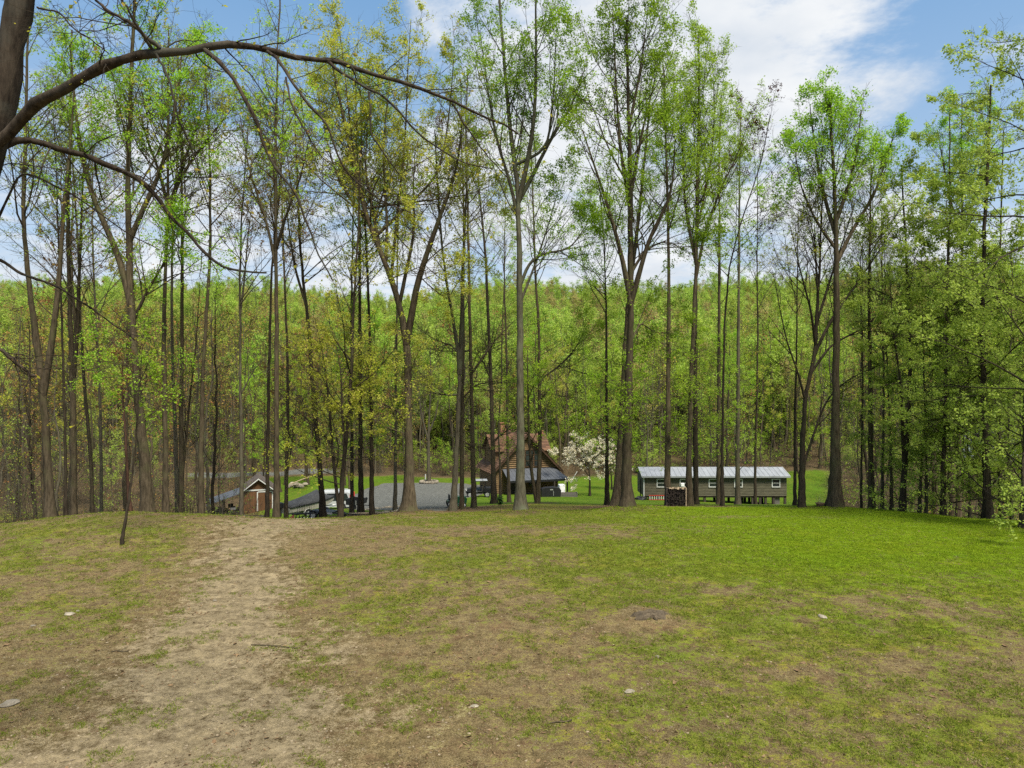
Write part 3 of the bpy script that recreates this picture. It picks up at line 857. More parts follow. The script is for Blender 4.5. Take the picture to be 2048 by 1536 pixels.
# ---- mobile home
def mobile_home():
    x0, x1, y0, y1 = (1288 - CX) / FPX * 71, (1573 - CX) / FPX * 71, 71.0, 74.6
    zf, zt, zr = EYE - 11.2, EYE - 9.2, EYE - 8.5
    root = empty('mobile_home', (x0, y0, H(x0, y0)))
    tag(root, 'long weathered grey-green mobile home on stilts with a pale metal roof', 'mobile home')
    o = V3(root.location); L = x1 - x0; D = y1 - y0; zf -= o.z; zt -= o.z; zr -= o.z
    ym = D / 2
    MB().box(.03, L - .03, .03, D - .03, zf, zt).prism([(.03, zt), (D - .03, zt), (ym, zr - .06)], .03, L - .03, 'x').build('house_body', DKWOOD, root)
    sd = MB(); n = 13; h = (zt - zf) / n
    for k in range(n):
        z = zf + k * h
        sd.prism([(-.035, z), (.03, z), (.03, z + h), (-.008, z + h)], 0, L, 'x')
        sd.prism([(-.035, z), (.028, z), (.028, z + h), (-.008, z + h)], .001, D - .001, 'y')
        sd.prism([(L - .028, z), (L + .035, z), (L + .008, z + h), (L - .028, z + h)], .001, D - .001, 'y')
    tag(sd.build('siding', SIDING, root), kind='stuff')
    rf = MB()
    rf.slab([(-.25, ym, zr), (L + .25, ym, zr), (L + .25, -.32, zt + .02), (-.25, -.32, zt + .02)], .06)
    rf.slab([(-.25, ym + .001, zr - .002), (L + .25, ym + .001, zr - .002), (L + .25, D + .32, zt + .02), (-.25, D + .32, zt + .02)], .06)
    roof = rf.build('roof', METAL_ROOF, root)
    q = MB()
    for k in range(31):
        x = -.22 + (L + .44) * k / 30
        q.slab([(x - .02, ym, zr + .03), (x + .02, ym, zr + .03), (x + .02, -.32, zt + .05), (x - .02, -.32, zt + .05)], .028)
    q.build('roof_rib', METAL_ROOF, roof)
    MB().box(-.26, L + .26, -.36, -.325, zt - .13, zt + .03).build('fascia', METAL_ROOF, roof)
    for x in (-.28, L + .25):
        MB().prism([(-.34, zt + .03), (ym, zr + .02), (ym, zr - .12), (-.34, zt - .11)], x, x + .03, 'x').build('bargeboard', WHITE, roof)
    MB().box(-.06, .035, -.06, .035, zf - .1, zt).build('corner_trim', WHITE, root)
    k = 71 / FPX
    for a, b, w in ((1313, 1330, 1), (1359, 1376, 2), (1417, 1434, 1), (1468, 1485, 1), (1543, 1560, 1)):
        xa, xb = (a - 1288) * k, (b - 1288) * k
        f = window(root, xa, xb, zt - 1.13, zt - .27, -.035, WHITE, .05, (.5,), (), .085)
        if w == 2:
            MB().box(xa + .1, xa + .42, -.32, -.06, zt - 1.02, zt - .68, bev=.02).build('air_conditioner', PLASTIC, f)
    MB().box(7.75 - 3.0, 8.05 - 3.0 + .05, -.06, -.037, zt - .45, zt - .28).build('wall_vent', BLACK, root)
    for a in (1300, 1330, 1372, 1410, 1448, 1478, 1506, 1512, 1521, 1532, 1548, 1571):
        x = (a - 1288) * k
        if x > L: x = L - .12
        for y in (.15, D - .2):
            zb = H(o.x + x, o.y + y) - o.z - .15
            MB().box(x - .11, x + .11, y - .1, y + .1, zb, zf).build('stilt', DKWOOD, root)
    x = (1556 - 1288) * k
    MB().box(x - .35, x + .25, .2, .8, H(o.x + x, o.y + .5) - o.z - .1, zf - .002).build('pier', GREYWOOD, root)
    MB().box(-.02, L + .02, .05, .2, zf - .16, zf).build('sill_beam', DKWOOD, root)
mobile_home()

def home_things():
    p = at(1318, 70.2)
    r = empty('picket_rail', p); tag(r, 'low red rail with white pickets leaning at the foot of the mobile home', 'rail')
    MB().box(-1.0, 1.0, -.04, .04, .42, .50).build('top_rail', RED, r); MB().box(-1.0, 1.0, -.04, .04, .02, .08).build('bottom_rail', RED, r)
    for k in range(9):
        x = -.9 + k * .225
        MB().box(x - .035, x + .035, -.03, .03, .08, .42).build('picket', WHITE, r)
    p = at(1281, 70.4)
    h = MB()
    h.rough((0, 0, .14), (.55, .4, .26), random.Random(4), 9, 5, .3)
    o = h.build('tarp_heap', BLACK); o.location = p; tag(o, 'crumpled black tarp heaped at the left corner of the mobile home', 'tarp')
    p = at(1281, 72.5)
    o = MB().bar((0, 0, -.2), (0, 0, 2.1), .05, 7).build('pole', DKWOOD); o.location = p
    tag(o, 'plain dark pole upright just left of the mobile home', 'pole')
home_things()

# ---- firewood between two trunks
def firewood():
    p = at(1352, 38.4)
    r = empty('firewood_stack', p); tag(r, 'square stack of split firewood wedged between two trunks before the mobile home', 'firewood')
    rg = random.Random(9); q = MB(); zrow = .09; k = 0
    while zrow < .93:
        x = -.48 + (.045 if k % 2 else 0)
        while x < .46:
            rr = rg.uniform(.034, .052)
            z = zrow + rg.uniform(-.012, .012); y = rg.uniform(-.05, .04)
            ph = rg.uniform(0, 1)
            n = rg.choice((3, 4, 5, 6))
            q.bar((x, -.22 + y, z), (x + rg.uniform(-.02, .02), .22 + y, z), rr, n)
            x += rr * 1.9
        zrow += .082; k += 1
    tag(q.build('stacked_logs', LOGBARK, r), kind='stuff')
    for k in range(7):
        x = -.42 + k * .135
        M = Matrix.Translation((x, rg.uniform(-.05, .02), .97 + rg.uniform(-.01, .02))) @ Matrix.Rotation(rg.uniform(-.5, .2), 4, 'Z') @ Matrix.Rotation(rg.uniform(-.15, .15), 4, 'X')
        MB().box(-.055, .055, -.27, .25, -.03, .03, M).build('split_log', CUTWOOD, r)
    for x in (.50, -.53):
        MB().box(x - .03, x + .03, -.2, .2, -.05, 1.02).build('end_post', CUTWOOD if x > 0 else DKWOOD, r)
    MB().box(-.5, .47, -.22, .22, -.03, .04).build('pallet', DKWOOD, r)
firewood()

# ---- shed with lean-to
def shed():
    b = at(517, 75)
    root = empty('garden_shed', b, math.radians(20)); tag(root, 'reddish wooden shed with a white-trimmed gable and a lean-to roof on its left side', 'shed')
    W, EV, AP, LN = 1.52, 2.35, 3.55, 4.2
    MB().prism([(-W, -.4), (W, -.4), (W, EV), (0, AP - .1), (-W, EV)], .03, LN).build('shed_body', SHEDWOOD, root)
    for k in range(13):
        x = -W + k * (2 * W / 13)
        zt = AP - .1 - max(abs(x), abs(x + .22)) * (AP - .1 - EV) / W
        MB().box(x + .006, x + .228, 0, .028, -.35, min(zt, 2.2 if k % 1 == 0 else zt)).build('plank', SHEDWOOD, root)
    for k in range(5):
        w0 = W - .03 - k * .28
        z0 = EV + .02 + k * .215
        if w0 > .1: MB().box(-w0 + .1, w0 - .1, -.004, .028, z0, z0 + .2).build('gable_board', SHEDWOOD, root)
    q = MB()
    q.box(-W - .05, W + .05, -.05, -.005, 2.2, 2.34); root_trim = q.build('trim', WHITE, root)
    d = MB().box(-.1, 1.4, -.045, -.006, .05, 2.02).build('door', SHEDWOOD, root)
    MB().box(-.16, -.05, -.07, -.046, .05, 2.06).box(1.35, 1.44, -.07, -.046, .05, 2.06).box(-.05, 1.35, -.07, -.046, 2.02, 2.12).build('door_trim', WHITE, d)
    MB().box(1.15, 1.2, -.1, -.046, 1.0, 1.2).build('handle', BLACK, d)
    e = .35; s = (AP - EV) / W
    rf = MB()
    rf.slab([(0, -e, AP), (0, LN + e, AP), (-W - .3, LN + e, EV - .24), (-W - .3, -e, EV - .24)], .06)
    rf.slab([(.001, -e, AP - .002), (.001, LN + e, AP - .002), (W + .3, LN + e, EV - .24), (W + .3, -e, EV - .24)], .06)
    roof = rf.build('roof', DKWOOD, root)
    sh = MB()
    shingle_rows(sh, (0, -e, AP + .01), (0, LN + 2 * e, 0), (-W - .3, 0, EV - .24 - AP), 12, 9)
    shingle_rows(sh, (0, -e, AP + .01), (0, LN + 2 * e, 0), (W + .3, 0, EV - .24 - AP), 12, 9)
    tag(sh.build('shingles', SHINGLE_BR, roof), kind='stuff')
    for sg in (-1, 1):
        MB().prism([(0, AP - .02), (sg * (W + .3), EV - .26), (sg * (W + .3), EV - .38), (0, AP - .15)], -e - .035, -e + .002).build('bargeboard', WHITE, roof)
    # lean-to
    xl, zl = -W - 3.6, .95
    MB().slab([(-W - .25, -e, EV - .28), (-W - .25, LN + e, EV - .28), (xl, LN + e, zl), (xl, -e, zl)], .05).build('lean_to_roof', ROOF_DARK, root)
    for x in (xl + .15, -W - 2.0):
        for y in (-.1, LN):
            p = root.matrix_basis @ V3((x, y, 0)); zg = H(p.x, p.y) - b.z - .2
            zt = EV - .36 + (x + W + .25) / (xl + W + .25) * (zl - EV + .28)
            MB().box(x - .06, x + .06, y - .06, y + .06, zg, zt - .02).build('post', DKWOOD, root)
    return root
SHED = shed()
def sp(x, y):
    p = SHED.matrix_basis @ V3((x, y, 0)); p.z = H(p.x, p.y); return p

def wheel(root, c, r, w, rim, axis='y', name='wheel'):
    """tyre with a rim as its child"""
    t = MB().lathe([(r * .62, -w / 2), (r * .9, -w / 2), (r, -w / 3), (r, w / 3), (r * .9, w / 2), (r * .62, w / 2)], 18, c, axis).build(name, RUBBER, root, False)
    MB().lathe([(r * .25, -w * .56), (r * .6, -w * .52), (r * .62, -w * .3), (r * .62, w * .3), (r * .6, w * .52), (r * .25, w * .56)], 14, c, axis).build('rim', rim, t)
    return t

def tractor():
    p = sp(-W_ - 1.15, .9)
    r = empty('garden_tractor', p, math.radians(-60)); tag(r, 'black garden tractor with a red stripe parked under the shed lean-to', 'tractor')
    MB().prism([(-.75, .35), (.95, .35), (1.0, .75), (.9, .95), (.1, 1.0), (0, .62), (-.75, .62)], -.32, .32).build('body', BLACK, r)
    MB().box(.15, .85, -.335, .335, .66, .76).build('stripe', RED, r)
    MB().box(-.6, -.1, -.25, .25, .62, .74, bev=.03).box(-.68, -.56, -.25, .25, .70, 1.15, bev=.03).build('seat', RUBBER, r)
    MB().bar((.15, 0, .95), (-.02, 0, 1.22), .02, 6).build('steering_column', BLACK, r)
    MB().lathe([(.17, 0), (.19, .015), (.17, .03)], 14, (-.03, 0, 1.21)).build('steering_wheel', BLACK, r)
    for y in (-.45, .45):
        wheel(r, (-.45, y, .36), .36, .22, BLACK); wheel(r, (.7, y * .85, .24), .24, .16, BLACK)
W_ = 1.52
tractor()
def lean_to_things():
    for px, d, lab in ((410, 71, 'left white bucket by the corner post of the shed lean-to'), (419, 71.5, 'right white bucket by the corner post of the shed lean-to')):
        p = at(px, d)
        r = empty('bucket', p); tag(r, lab, 'bucket', 'white buckets by the shed')
        MB().lathe([(.17, 0), (.21, .55), (.225, .55), (.225, .58), (.20, .58), (.16, .04)], 16).build('bucket_body', PLASTIC, r)
        MB().tube([(-.21, 0, .52), (-.12, -.08, .40), (0, -.23, .36), (.12, -.08, .40), (.21, 0, .52)], .008, 5).build('handle', STEEL, r)
    p = sp(-W_ - 2.7, 1.2)
    r = empty('workbench', p, math.radians(20)); tag(r, 'rough bench stacked with pale boards under the low edge of the lean-to', 'bench')
    for x in (-.9, .9):
        for y in (-.3, .3): MB().box(x - .04, x + .04, y - .04, y + .04, -.1, .72).build('leg', DKWOOD, r)
    MB().box(-1.1, 1.1, -.4, .4, .72, .77).build('bench_top', DKWOOD, r)
    for k in range(4):
        MB().box(-1.0 + k * .08, .9 - k * .15, -.35 + k * .05, -.1 + k * .1, .772 + k * .05, .815 + k * .05).build('plank', CUTWOOD, r)
    p = at(508, 69)
    r = empty('lumber_pile', p, math.radians(12)); tag(r, 'pile of old pale planks and pipes on the leaves before the shed', 'lumber')
    rg = random.Random(21)
    for k in range(9):
        M = Matrix.Translation((rg.uniform(-.3, .3), rg.uniform(-.25, .25), .12 + k * .045)) @ Matrix.Rotation(rg.uniform(-.35, .35), 4, 'Z') @ Matrix.Rotation(rg.uniform(-.06, .06), 4, 'Y')
        MB().box(-1.1, 1.1, -.07, .07, -.02, .02, M).build('plank', [CUTWOOD, GREYWOOD, DKWOOD][k % 3], r)
lean_to_things()

# ---------------------------------------------------------------- vehicles and implements
def loft(secs, close=True):
    """closed rings of equal length -> mesh builder"""
    m = MB(); n = len(secs[0]); v = [p for s in secs for p in s]; f = []
    for i in range(len(secs) - 1):
        for k in range(n):
            f.append((i * n + k, i * n + (k + 1) % n, (i + 1) * n + (k + 1) % n, (i + 1) * n + k))
    f.append(tuple(range(n - 1, -1, -1))); f.append(tuple(range((len(secs) - 1) * n, len(secs) * n)))
    return m.add(v, f)

def boat():
    p = at(617, 56.8); yaw = math.radians(52)
    t = empty('boat_trailer', p, yaw); tag(t, 'galvanised boat trailer with pale fenders carrying the covered boat', 'trailer')
    for y in (-.55, .55):
        MB().box(-2.2, 1.6, y - .04, y + .04, .36, .46).build('rail', STEEL, t)
        wheel(t, (-.7, y * 1.55, .30), .30, .18, STEEL)
        q = MB()
        for k in range(8):
            a0, a1 = math.pi * k / 8, math.pi * (k + 1) / 8
            q.slab([(-.7 + .38 * math.cos(a0), y * 1.55 - .12, .3 + .38 * math.sin(a0)), (-.7 + .38 * math.cos(a1), y * 1.55 - .12, .3 + .38 * math.sin(a1)),
                    (-.7 + .38 * math.cos(a1), y * 1.55 + .12, .3 + .38 * math.sin(a1)), (-.7 + .38 * math.cos(a0), y * 1.55 + .12, .3 + .38 * math.sin(a0))], .02)
        q.build('fender', WHITE, t)
    MB().box(-.75, -.65, -.8, .8, .27, .35).build('axle', STEEL, t)
    MB().bar((1.6, -.5, .41), (2.9, 0, .43), .05, 6).bar((1.6, .5, .41), (2.9, 0, .43), .05, 6).build('tongue', STEEL, t)
    b = empty('covered_boat', V3(p) + V3((0, 0, .0)), yaw); tag(b, 'small motorboat under a taut grey cover with its black outboard at the left', 'boat')
    hull, cov = [], []
    for s in [0, .08, .25, .45, .65, .8, .92, 1.0]:
        x = -2.35 + s * 4.8
        w = .95 * (1 - max(0, (s - .45) / .55) ** 2 * .93); zb = .42 + .38 * max(0, (s - .5) / .5) ** 2; zt = 1.0 + .22 * s
        hull.append([(x, -w, zt), (x, -w * .95, zb + .14), (x, -w * .3, zb), (x, w * .3, zb), (x, w * .95, zb + .14), (x, w, zt)])
        hump = .12 + .72 * math.exp(-((s - .60) / .17) ** 2) + .16 * math.exp(-((s - .3) / .2) ** 2)
        hump *= 1 - .9 * max(0, (s - .85) / .15)
        cov.append([(x, -w - .03, zt - .12), (x, -w - .03, zt + .01), (x, -w * .6, zt + hump * .62), (x, 0, zt + hump), (x, w * .6, zt + hump * .62), (x, w + .03, zt + .01), (x, w + .03, zt - .12), (x, 0, zt - .08)])
    loft(hull).build('hull', HULL, b); loft(cov).build('cover', TARP, b, True)
    m = empty('x', (0, 0, 0)); bpy.data.objects.remove(m)
    o = MB().box(-2.85, -2.42, -.2, .2, .85, 1.3, bev=.05).build('outboard_motor', BLACK, b)
    MB().box(-2.72, -2.52, -.09, .09, .3, .85).box(-2.95, -2.5, -.03, .03, .2, .34).build('lower_unit', BLACK, o)
    MB().lathe([(.02, -.02), (.16, -.01), (.16, .01), (.02, .02)], 8, (-2.97, 0, .27), 'x').build('propeller', BLACK, o)
boat()

def suv():
    p = at(652, 62.6); r = empty('parked_car', p, math.radians(6)); tag(r, 'white car side-on behind the covered boat, red tail light at its right end', 'car')
    r.scale = (1, 1, .93)
    L = 2.38
    body = [(-L, .42), (-L + .05, .85), (-L + .35, 1.0), (-1.15, 1.06), (-.55, 1.60), (-.3, 1.70), (1.9, 1.72), (2.15, 1.62), (L - .03, 1.08), (L, .55), (L - .08, .38), (1.85, .36), (1.78, .62), (1.5, .76), (1.2, .62), (1.13, .34),
            (-1.0, .34), (-1.07, .62), (-1.37, .76), (-1.65, .62), (-1.73, .36)]
    MB().prism(body, -.9, .9).build('body', CARWHITE, r)
    for s in (-1, 1):
        for poly in ([(-.98, .93), (-.5, 1.56), (.17, 1.61), (.17, .93)], [(.21, .93), (.21, 1.61), (1.06, 1.63), (1.06, .93)], [(1.10, .93), (1.10, 1.63), (1.9, 1.61), (2.12, .93)]):
            MB().prism(poly, s * .895, s * .91).build('window', GLASS, r)
        MB().box(L - .22, L + .012, s * .72 if s > 0 else -.912, .912 if s > 0 else -.72, .82, 1.50, bev=.02).build('tail_light', LENS, r)
        MB().box(-L - .012, -L + .25, s * .6 if s > 0 else -.91, .91 if s > 0 else -.6, .72, .88, bev=.02).build('headlight', GLASS, r)
        for x in (1.48, -1.37): wheel(r, (x, s * .82, .36), .36, .23, STEEL)
        MB().bar((-.2, s * .75, 1.77), (1.8, s * .75, 1.79), .02, 6).build('roof_rail', STEEL, r)
        MB().box(-.78, -.6, s * .92 if s > 0 else -1.08, 1.08 if s > 0 else -.92, 1.08, 1.24, bev=.03).build('mirror', WHITE, r)
    MB().box(L - .02, L + .06, -.85, .85, .42, .62, bev=.02).build('bumper', BLACK, r)
suv()

def cart():
    p = at(714, 57.5); r = empty('tipping_cart', p, math.radians(-12)); tag(r, 'black open-topped tipping cart to the right of the red tail light', 'cart')
    q = MB()
    q.slab([(-.5, -.7, .45), (.5, -.7, .45), (.5, .7, .45), (-.5, .7, .45)], .04)
    q.build('cart_floor', BLACK, r)
    for s in (-1, 1):
        MB().prism([(-.62, .86), (.62, .80), (.5, .42), (-.5, .42)], s * .7, s * .73).build('side_panel', BLACK, r)
    MB().box(-.64, -.5, -.72, .72, .42, .90).build('side_panel', BLACK, r); MB().box(.5, .55, -.72, .72, .42, .86).build('tailgate', BLACK, r)
    MB().box(.22, .27, -.76, -.731, .45, .80).build('latch', STEEL, r)
    for y in (-.62, .62): wheel(r, (0, y, .22), .22, .12, BLACK)
    MB().bar((.5, 0, .34), (1.5, 0, .30), .035, 6).build('tongue', BLACK, r)
    MB().bar((1.35, 0, .34), (1.35, 0, -.04), .03, 6).build('jack_stand', BLACK, r)
cart()

def trailer():
    p = at(648, 38.6); r = empty('utility_trailer', p, math.radians(-20)); tag(r, 'small black utility trailer with a white-rimmed wheel in front of the covered boat', 'trailer')
    for y, x in ((-.5, -.42), (.5, -.05)):
        wheel(r, (-.3, y, .23), .23, .15, WHITE if y < 0 else STEEL)
        q = MB()
        for k in range(7):
            a0, a1 = math.pi * (k + .3) / 7.6, math.pi * (k + 1.3) / 7.6
            q.slab([(-.3 + .29 * math.cos(a0), y - .1, .23 + .29 * math.sin(a0)), (-.3 + .29 * math.cos(a1), y - .1, .23 + .29 * math.sin(a1)),
                    (-.3 + .29 * math.cos(a1), y + .1, .23 + .29 * math.sin(a1)), (-.3 + .29 * math.cos(a0), y + .1, .23 + .29 * math.sin(a0))], .015)
        q.build('fender', BLACK, r)
    MB().box(-.7, .75, -.36, .36, .33, .42).build('trailer_bed', BLACK, r)
    MB().box(-.02, .76, -.385, -.362, .30, .40).build('light_board', WHITE, r)
    MB().bar((.7, -.3, .36), (1.5, 0, .33), .03, 6).bar((.7, .3, .36), (1.5, 0, .33), .03, 6).bar((1.5, 0, .33), (2.2, 0, .33), .03, 6).build('tongue', BLACK, r)
    MB().bar((1.98, 0, .36), (1.98, 0, -.03), .022, 6).box(1.9, 2.06, -.06, .06, -.03, 0).build('jack_stand', DKWOOD, r)
    wheel(r, (1.12, .1, .21), .21, .14, BLACK)
trailer()

def harrow():
    p = at(605, 37.6); r = empty('disc_harrow', p, math.radians(14)); tag(r, 'black disc harrow with upright tines at the left end of the row of implements', 'harrow')
    for k in range(6):
        x = -.5 + k * .17
        MB().lathe([(.03, -.05), (.12, -.015), (.2, .02), (.2, .03), (.12, 0), (.03, -.03)], 16, (x, -.15 + k * .02, .19), 'x').build('disc', BLACK if k % 2 else RUBBER, r)
    MB().bar((-.6, -.15, .19), (.5, -.05, .19), .025, 6).build('axle', STEEL, r)
    MB().box(-.55, .5, .05, .13, .36, .44).box(-.5, -.42, -.2, .13, .30, .37).box(.35, .43, -.15, .13, .30, .37).build('frame', BLACK, r)
    for k in range(9):
        x = -.25 + k * .085
        MB().bar((x, .09, .40), (x + .01, .09 - .05 * (k % 2), .86 + .05 * (k % 3)), .011, 5).build('tine', BLACK, r)
    MB().bar((.5, .09, .40), (.95, .2, .30), .03, 6).build('drawbar', BLACK, r)
    p = at(579, 36.6)
    o = empty('plough_blade', p, math.radians(12)); tag(o, 'rusty dark red plough blade lying between the straight trunk and the harrow', 'plough blade')
    MB().prism([(-.3, .02), (.25, .04), (.22, .42), (-.05, .22)], -.03, .03).build('blade', DKRED, o)
    MB().bar((-.1, .03, .1), (.15, .35, .12), .03, 6).build('brace', DKRED, o)
harrow()

def utv():
    p = at(957, 77.5); r = empty('utility_buggy', p, math.radians(186)); tag(r, 'black side-by-side buggy with a pale roof parked left of the log house', 'buggy')
    for s in (-1, 1):
        for x in (.95, -.9): wheel(r, (x, s * .62, .33), .33, .26, STEEL)
        MB().box(-1.25, -.55, s * .42 if s > 0 else -.82, .82 if s > 0 else -.42, .66, .74).box(.6, 1.35, s * .42 if s > 0 else -.82, .82 if s > 0 else -.42, .66, .74).build('fender', BLACK, r)
        MB().tube([(.75, s * .6, .8), (.35, s * .6, 1.75), (-.75, s * .6, 1.78), (-.8, s * .6, .75)], .03, 6).build('roll_bar', BLACK, r)
        MB().box(1.28, 1.40, s * .25 if s > 0 else -.5, .5 if s > 0 else -.25, .68, .82, bev=.02).build('headlight', STEEL, r)
        MB().box(-.35, .1, s * .08 if s > 0 else -.52, .52 if s > 0 else -.08, .55, .68, bev=.03).box(-.45, -.3, s * .08 if s > 0 else -.52, .52 if s > 0 else -.08, .62, 1.2, bev=.03).build('seat', RUBBER, r)
    MB().prism([(-1.3, .4), (1.3, .36), (1.42, .62), (1.25, .86), (.75, .95), (.6, .5), (-.5, .5), (-.55, .8), (-1.35, .82)], -.42, .42).build('body', BLACK, r)
    MB().box(-.95, .55, -.7, .7, 1.79, 1.86, bev=.02).build('roof', METAL_ROOF, r)
    MB().slab([(.72, -.55, .96), (.72, .55, .96), (.40, .55, 1.68), (.40, -.55, 1.68)], .015).build('windscreen', GLASS, r)
    MB().bar((.55, .3, .85), (.35, .3, 1.08), .018, 6).build('steering_column', BLACK, r)
    MB().lathe([(.15, -.01), (.17, 0), (.15, .01)], 12, (.34, .3, 1.08), 'x').build('steering_wheel', BLACK, r)
    MB().box(-1.35, -.6, -.6, .6, .83, 1.02).build('cargo_bed', BLACK, r)
utv()

def mower():
    p = at(913, 45.5); r = empty('lawn_tractor', p, math.radians(10)); tag(r, 'green lawn tractor glimpsed between two trunks at the edge of the gravel yard', 'mower')
    MB().prism([(-.6, .28), (.62, .28), (.66, .55), (.55, .68), (0, .70), (-.1, .45), (-.6, .45)], -.25, .25).build('body', GREENP, r)
    MB().box(-.45, -.1, -.22, .22, .45, .55, bev=.03).box(-.52, -.42, -.22, .22, .52, .82, bev=.03).build('seat', RUBBER, r)
    MB().bar((.0, 0, .68), (-.08, 0, .86), .015, 6).build('steering_column', BLACK, r)
    MB().lathe([(.13, 0), (.15, .012), (.13, .025)], 12, (-.09, 0, .86)).build('steering_wheel', BLACK, r)
    for y in (-.36, .36):
        wheel(r, (-.4, y, .25), .25, .18, PLASTIC); wheel(r, (.42, y, .18), .18, .13, PLASTIC)
    MB().box(-.2, .3, -.42, .42, .10, .2, bev=.03).build('mower_deck', GREENP, r)
mower()

# ---------------------------------------------------------------- stones, borders, small things
def stone_border(name, label, pts, r0, seed, flat=.5):
    rg = random.Random(seed)
    b = at(*pts[0]); root = empty(name, b); tag(root, label, 'stone edging')
    P = [at(*p) for p in pts]
    for k, p in enumerate(P):
        rr = r0 * rg.uniform(.7, 1.3)
        o = MB().rough((0, 0, rr * flat * .4), (rr, rr * .75, rr * flat), rg, 7, 4, .22).build('stone', STONE, root)
        o.location = p - b + V3((rg.uniform(-.05, .05), rg.uniform(-.1, .1), 0)); o.rotation_euler = (0, 0, rg.uniform(0, 3))
stone_border('stone_border', 'row of flat pale stones along the near side of the gravel yard', [(722 + k * 6.4, 51.5 + .2 * math.sin(k)) for k in range(18)], .17, 5, .5)
stone_border('stone_border', 'curved line of dark mossy stones between the two trunks at the gravel edge', [(738 + k * 4.6, 42.2 - 2.6 * math.sin(k / 14 * math.pi)) for k in range(15)], .11, 6, .7)
def tree_ring():
    c = at(858, 95); root = empty('stone_planter', c); tag(root, 'low ring of pale stones round a lone tree across the gravel yard', 'planter')
    rg = random.Random(8)
    for k in range(18):
        u = 2 * math.pi * k / 18
        o = MB().rough((0, 0, .18), (.26, .18, .22), rg, 7, 4, .2).build('stone', STONE, root)
        o.location = (1.15 * math.cos(u), .95 * math.sin(u), 0); o.rotation_euler = (0, 0, u + 1.57)
    MB().lathe([(1.1, 0), (1.05, .22), (.3, .30)], 18).build('soil', DKWOOD, root)
tree_ring()
def pile():
    c = at(590, 93); root = empty('stone_pile', c); tag(root, 'heap of pale rocks beyond the boat stern', 'rocks')
    rg = random.Random(12)
    for k in range(16):
        rr = rg.uniform(.2, .45)
        o = MB().rough((0, 0, rr * .4), (rr, rr * .8, rr * .7), rg, 7, 4, .25).build('stone', STONE, root)
        o.location = (rg.uniform(-1.0, 1.3), rg.uniform(-1, 1), rg.uniform(0, .5))
    c = at(595, 91)
    o = MB().tube([(-.9, 0, .7), (.4, .3, 1.2), (1.4, .4, 1.55)], .07, 7).build('fallen_log', CUTWOOD); o.location = c
    tag(o, 'bleached log propped up over the heap of pale rocks', 'log')
    c = at(716, 40.5)
    o = MB().tube([(-.55, 0, .06), (0, .05, .08), (.6, .18, .07)], .065, 8).build('fallen_log', CUTWOOD); o.location = c
    tag(o, 'pale cut log lying behind the jack stand of the small trailer', 'log')
pile()
for px, row, r, lab in [(138, 1231, .13, 'largest pale stone beside the track on the left'), (156, 1223, .07, 'thin flat stone just right of the largest pale stone'), (20, 1412, .17, 'flat pale slab at the left edge of the dirt track'),
                        (66, 1256, .06, 'small round stone below the largest pale stone'), (949, 1416, .07, 'small whitish stone in the thin grass at bottom centre'), (1260, 1396, .10, 'grey stone half sunk in the grass below the stump'),
                        (1645, 1235, .12, 'pale flat stone on the lawn to the right of the stump'), (1315, 1322, .06, 'little cream stone between the stump and the grey stone'), (430, 1205, .06, 'small stone in the middle of the dirt track')]:
    x, y = ground_at(px, row)
    o = MB().rough((0, 0, r * .12), (r, r * .7, r * .3), random.Random(int(px)), 8, 4, .2).build('stone', STONE)
    o.location = (x, y, H(x, y)); o.rotation_euler = (0, 0, px); tag(o, lab, 'stone')
STUMPW = surf('stump_wood', (.045, .033, .020), (.125, .096, .06), 16, .95, bump=.9)
def stump():
    x, y = ground_at(1300, 1238)
    root = empty('tree_stump', (x, y, H(x, y) - .05), .3); tag(root, 'weathered grey stump worn nearly flush with the thin lawn', 'stump')
    rg = random.Random(2); m = MB(); n = 22; pts = []
    prof = [(.42, -.06), (.38, .03), (.31, .085), (.2, .11), (.06, .07)]
    for i, (r, z) in enumerate(prof):
        for k in range(n):
            u = 2 * math.pi * k / n; j = 1 + .22 * math.sin(5 * u + 1) * (1 - i * .2) + rg.uniform(-.1, .1)
            pts.append((r * j * math.cos(u), r * .6 * j * math.sin(u), z + rg.uniform(-.018, .018)))
    f = [(i * n + k, i * n + (k + 1) % n, (i + 1) * n + (k + 1) % n, (i + 1) * n + k) for i in range(len(prof) - 1) for k in range(n)]
    f.append(tuple(range(4 * n, 5 * n)))
    m.add(pts, f).build('stump_wood', STUMPW, root)
    for k in range(6):
        u = rg.uniform(0, 6.28)
        MB().bar((.36 * math.cos(u), .2 * math.sin(u), .045), (.46 * math.cos(u), .28 * math.sin(u), .0), .045, 6, .025).build('root', STUMPW, root)
stump()
for px, row, ln, an, lab in [(548, 1298, .5, -.2, 'dark broken stick lying across the right side of the dirt track'), (240, 1304, .16, .1, 'short dark stick on the left half of the dirt track'), (1120, 1460, .2, .3, 'short bent stick in the thin grass at bottom centre')]:
    x, y = ground_at(px, row); rg = random.Random(int(px))
    q = MB().tube([(-ln, 0, .012), (-ln * .3, rg.uniform(-.03, .03), .022), (ln * .4, rg.uniform(-.03, .03), .014), (ln, 0, .02)], .011, 6)
    q.bar((ln * .1, 0, .016), (ln * .4, .12, .05), .006, 5)
    o = q.build('stick', BARK_BROWN); o.location = (x, y, H(x, y)); o.rotation_euler = (0, 0, an); tag(o, lab, 'stick')
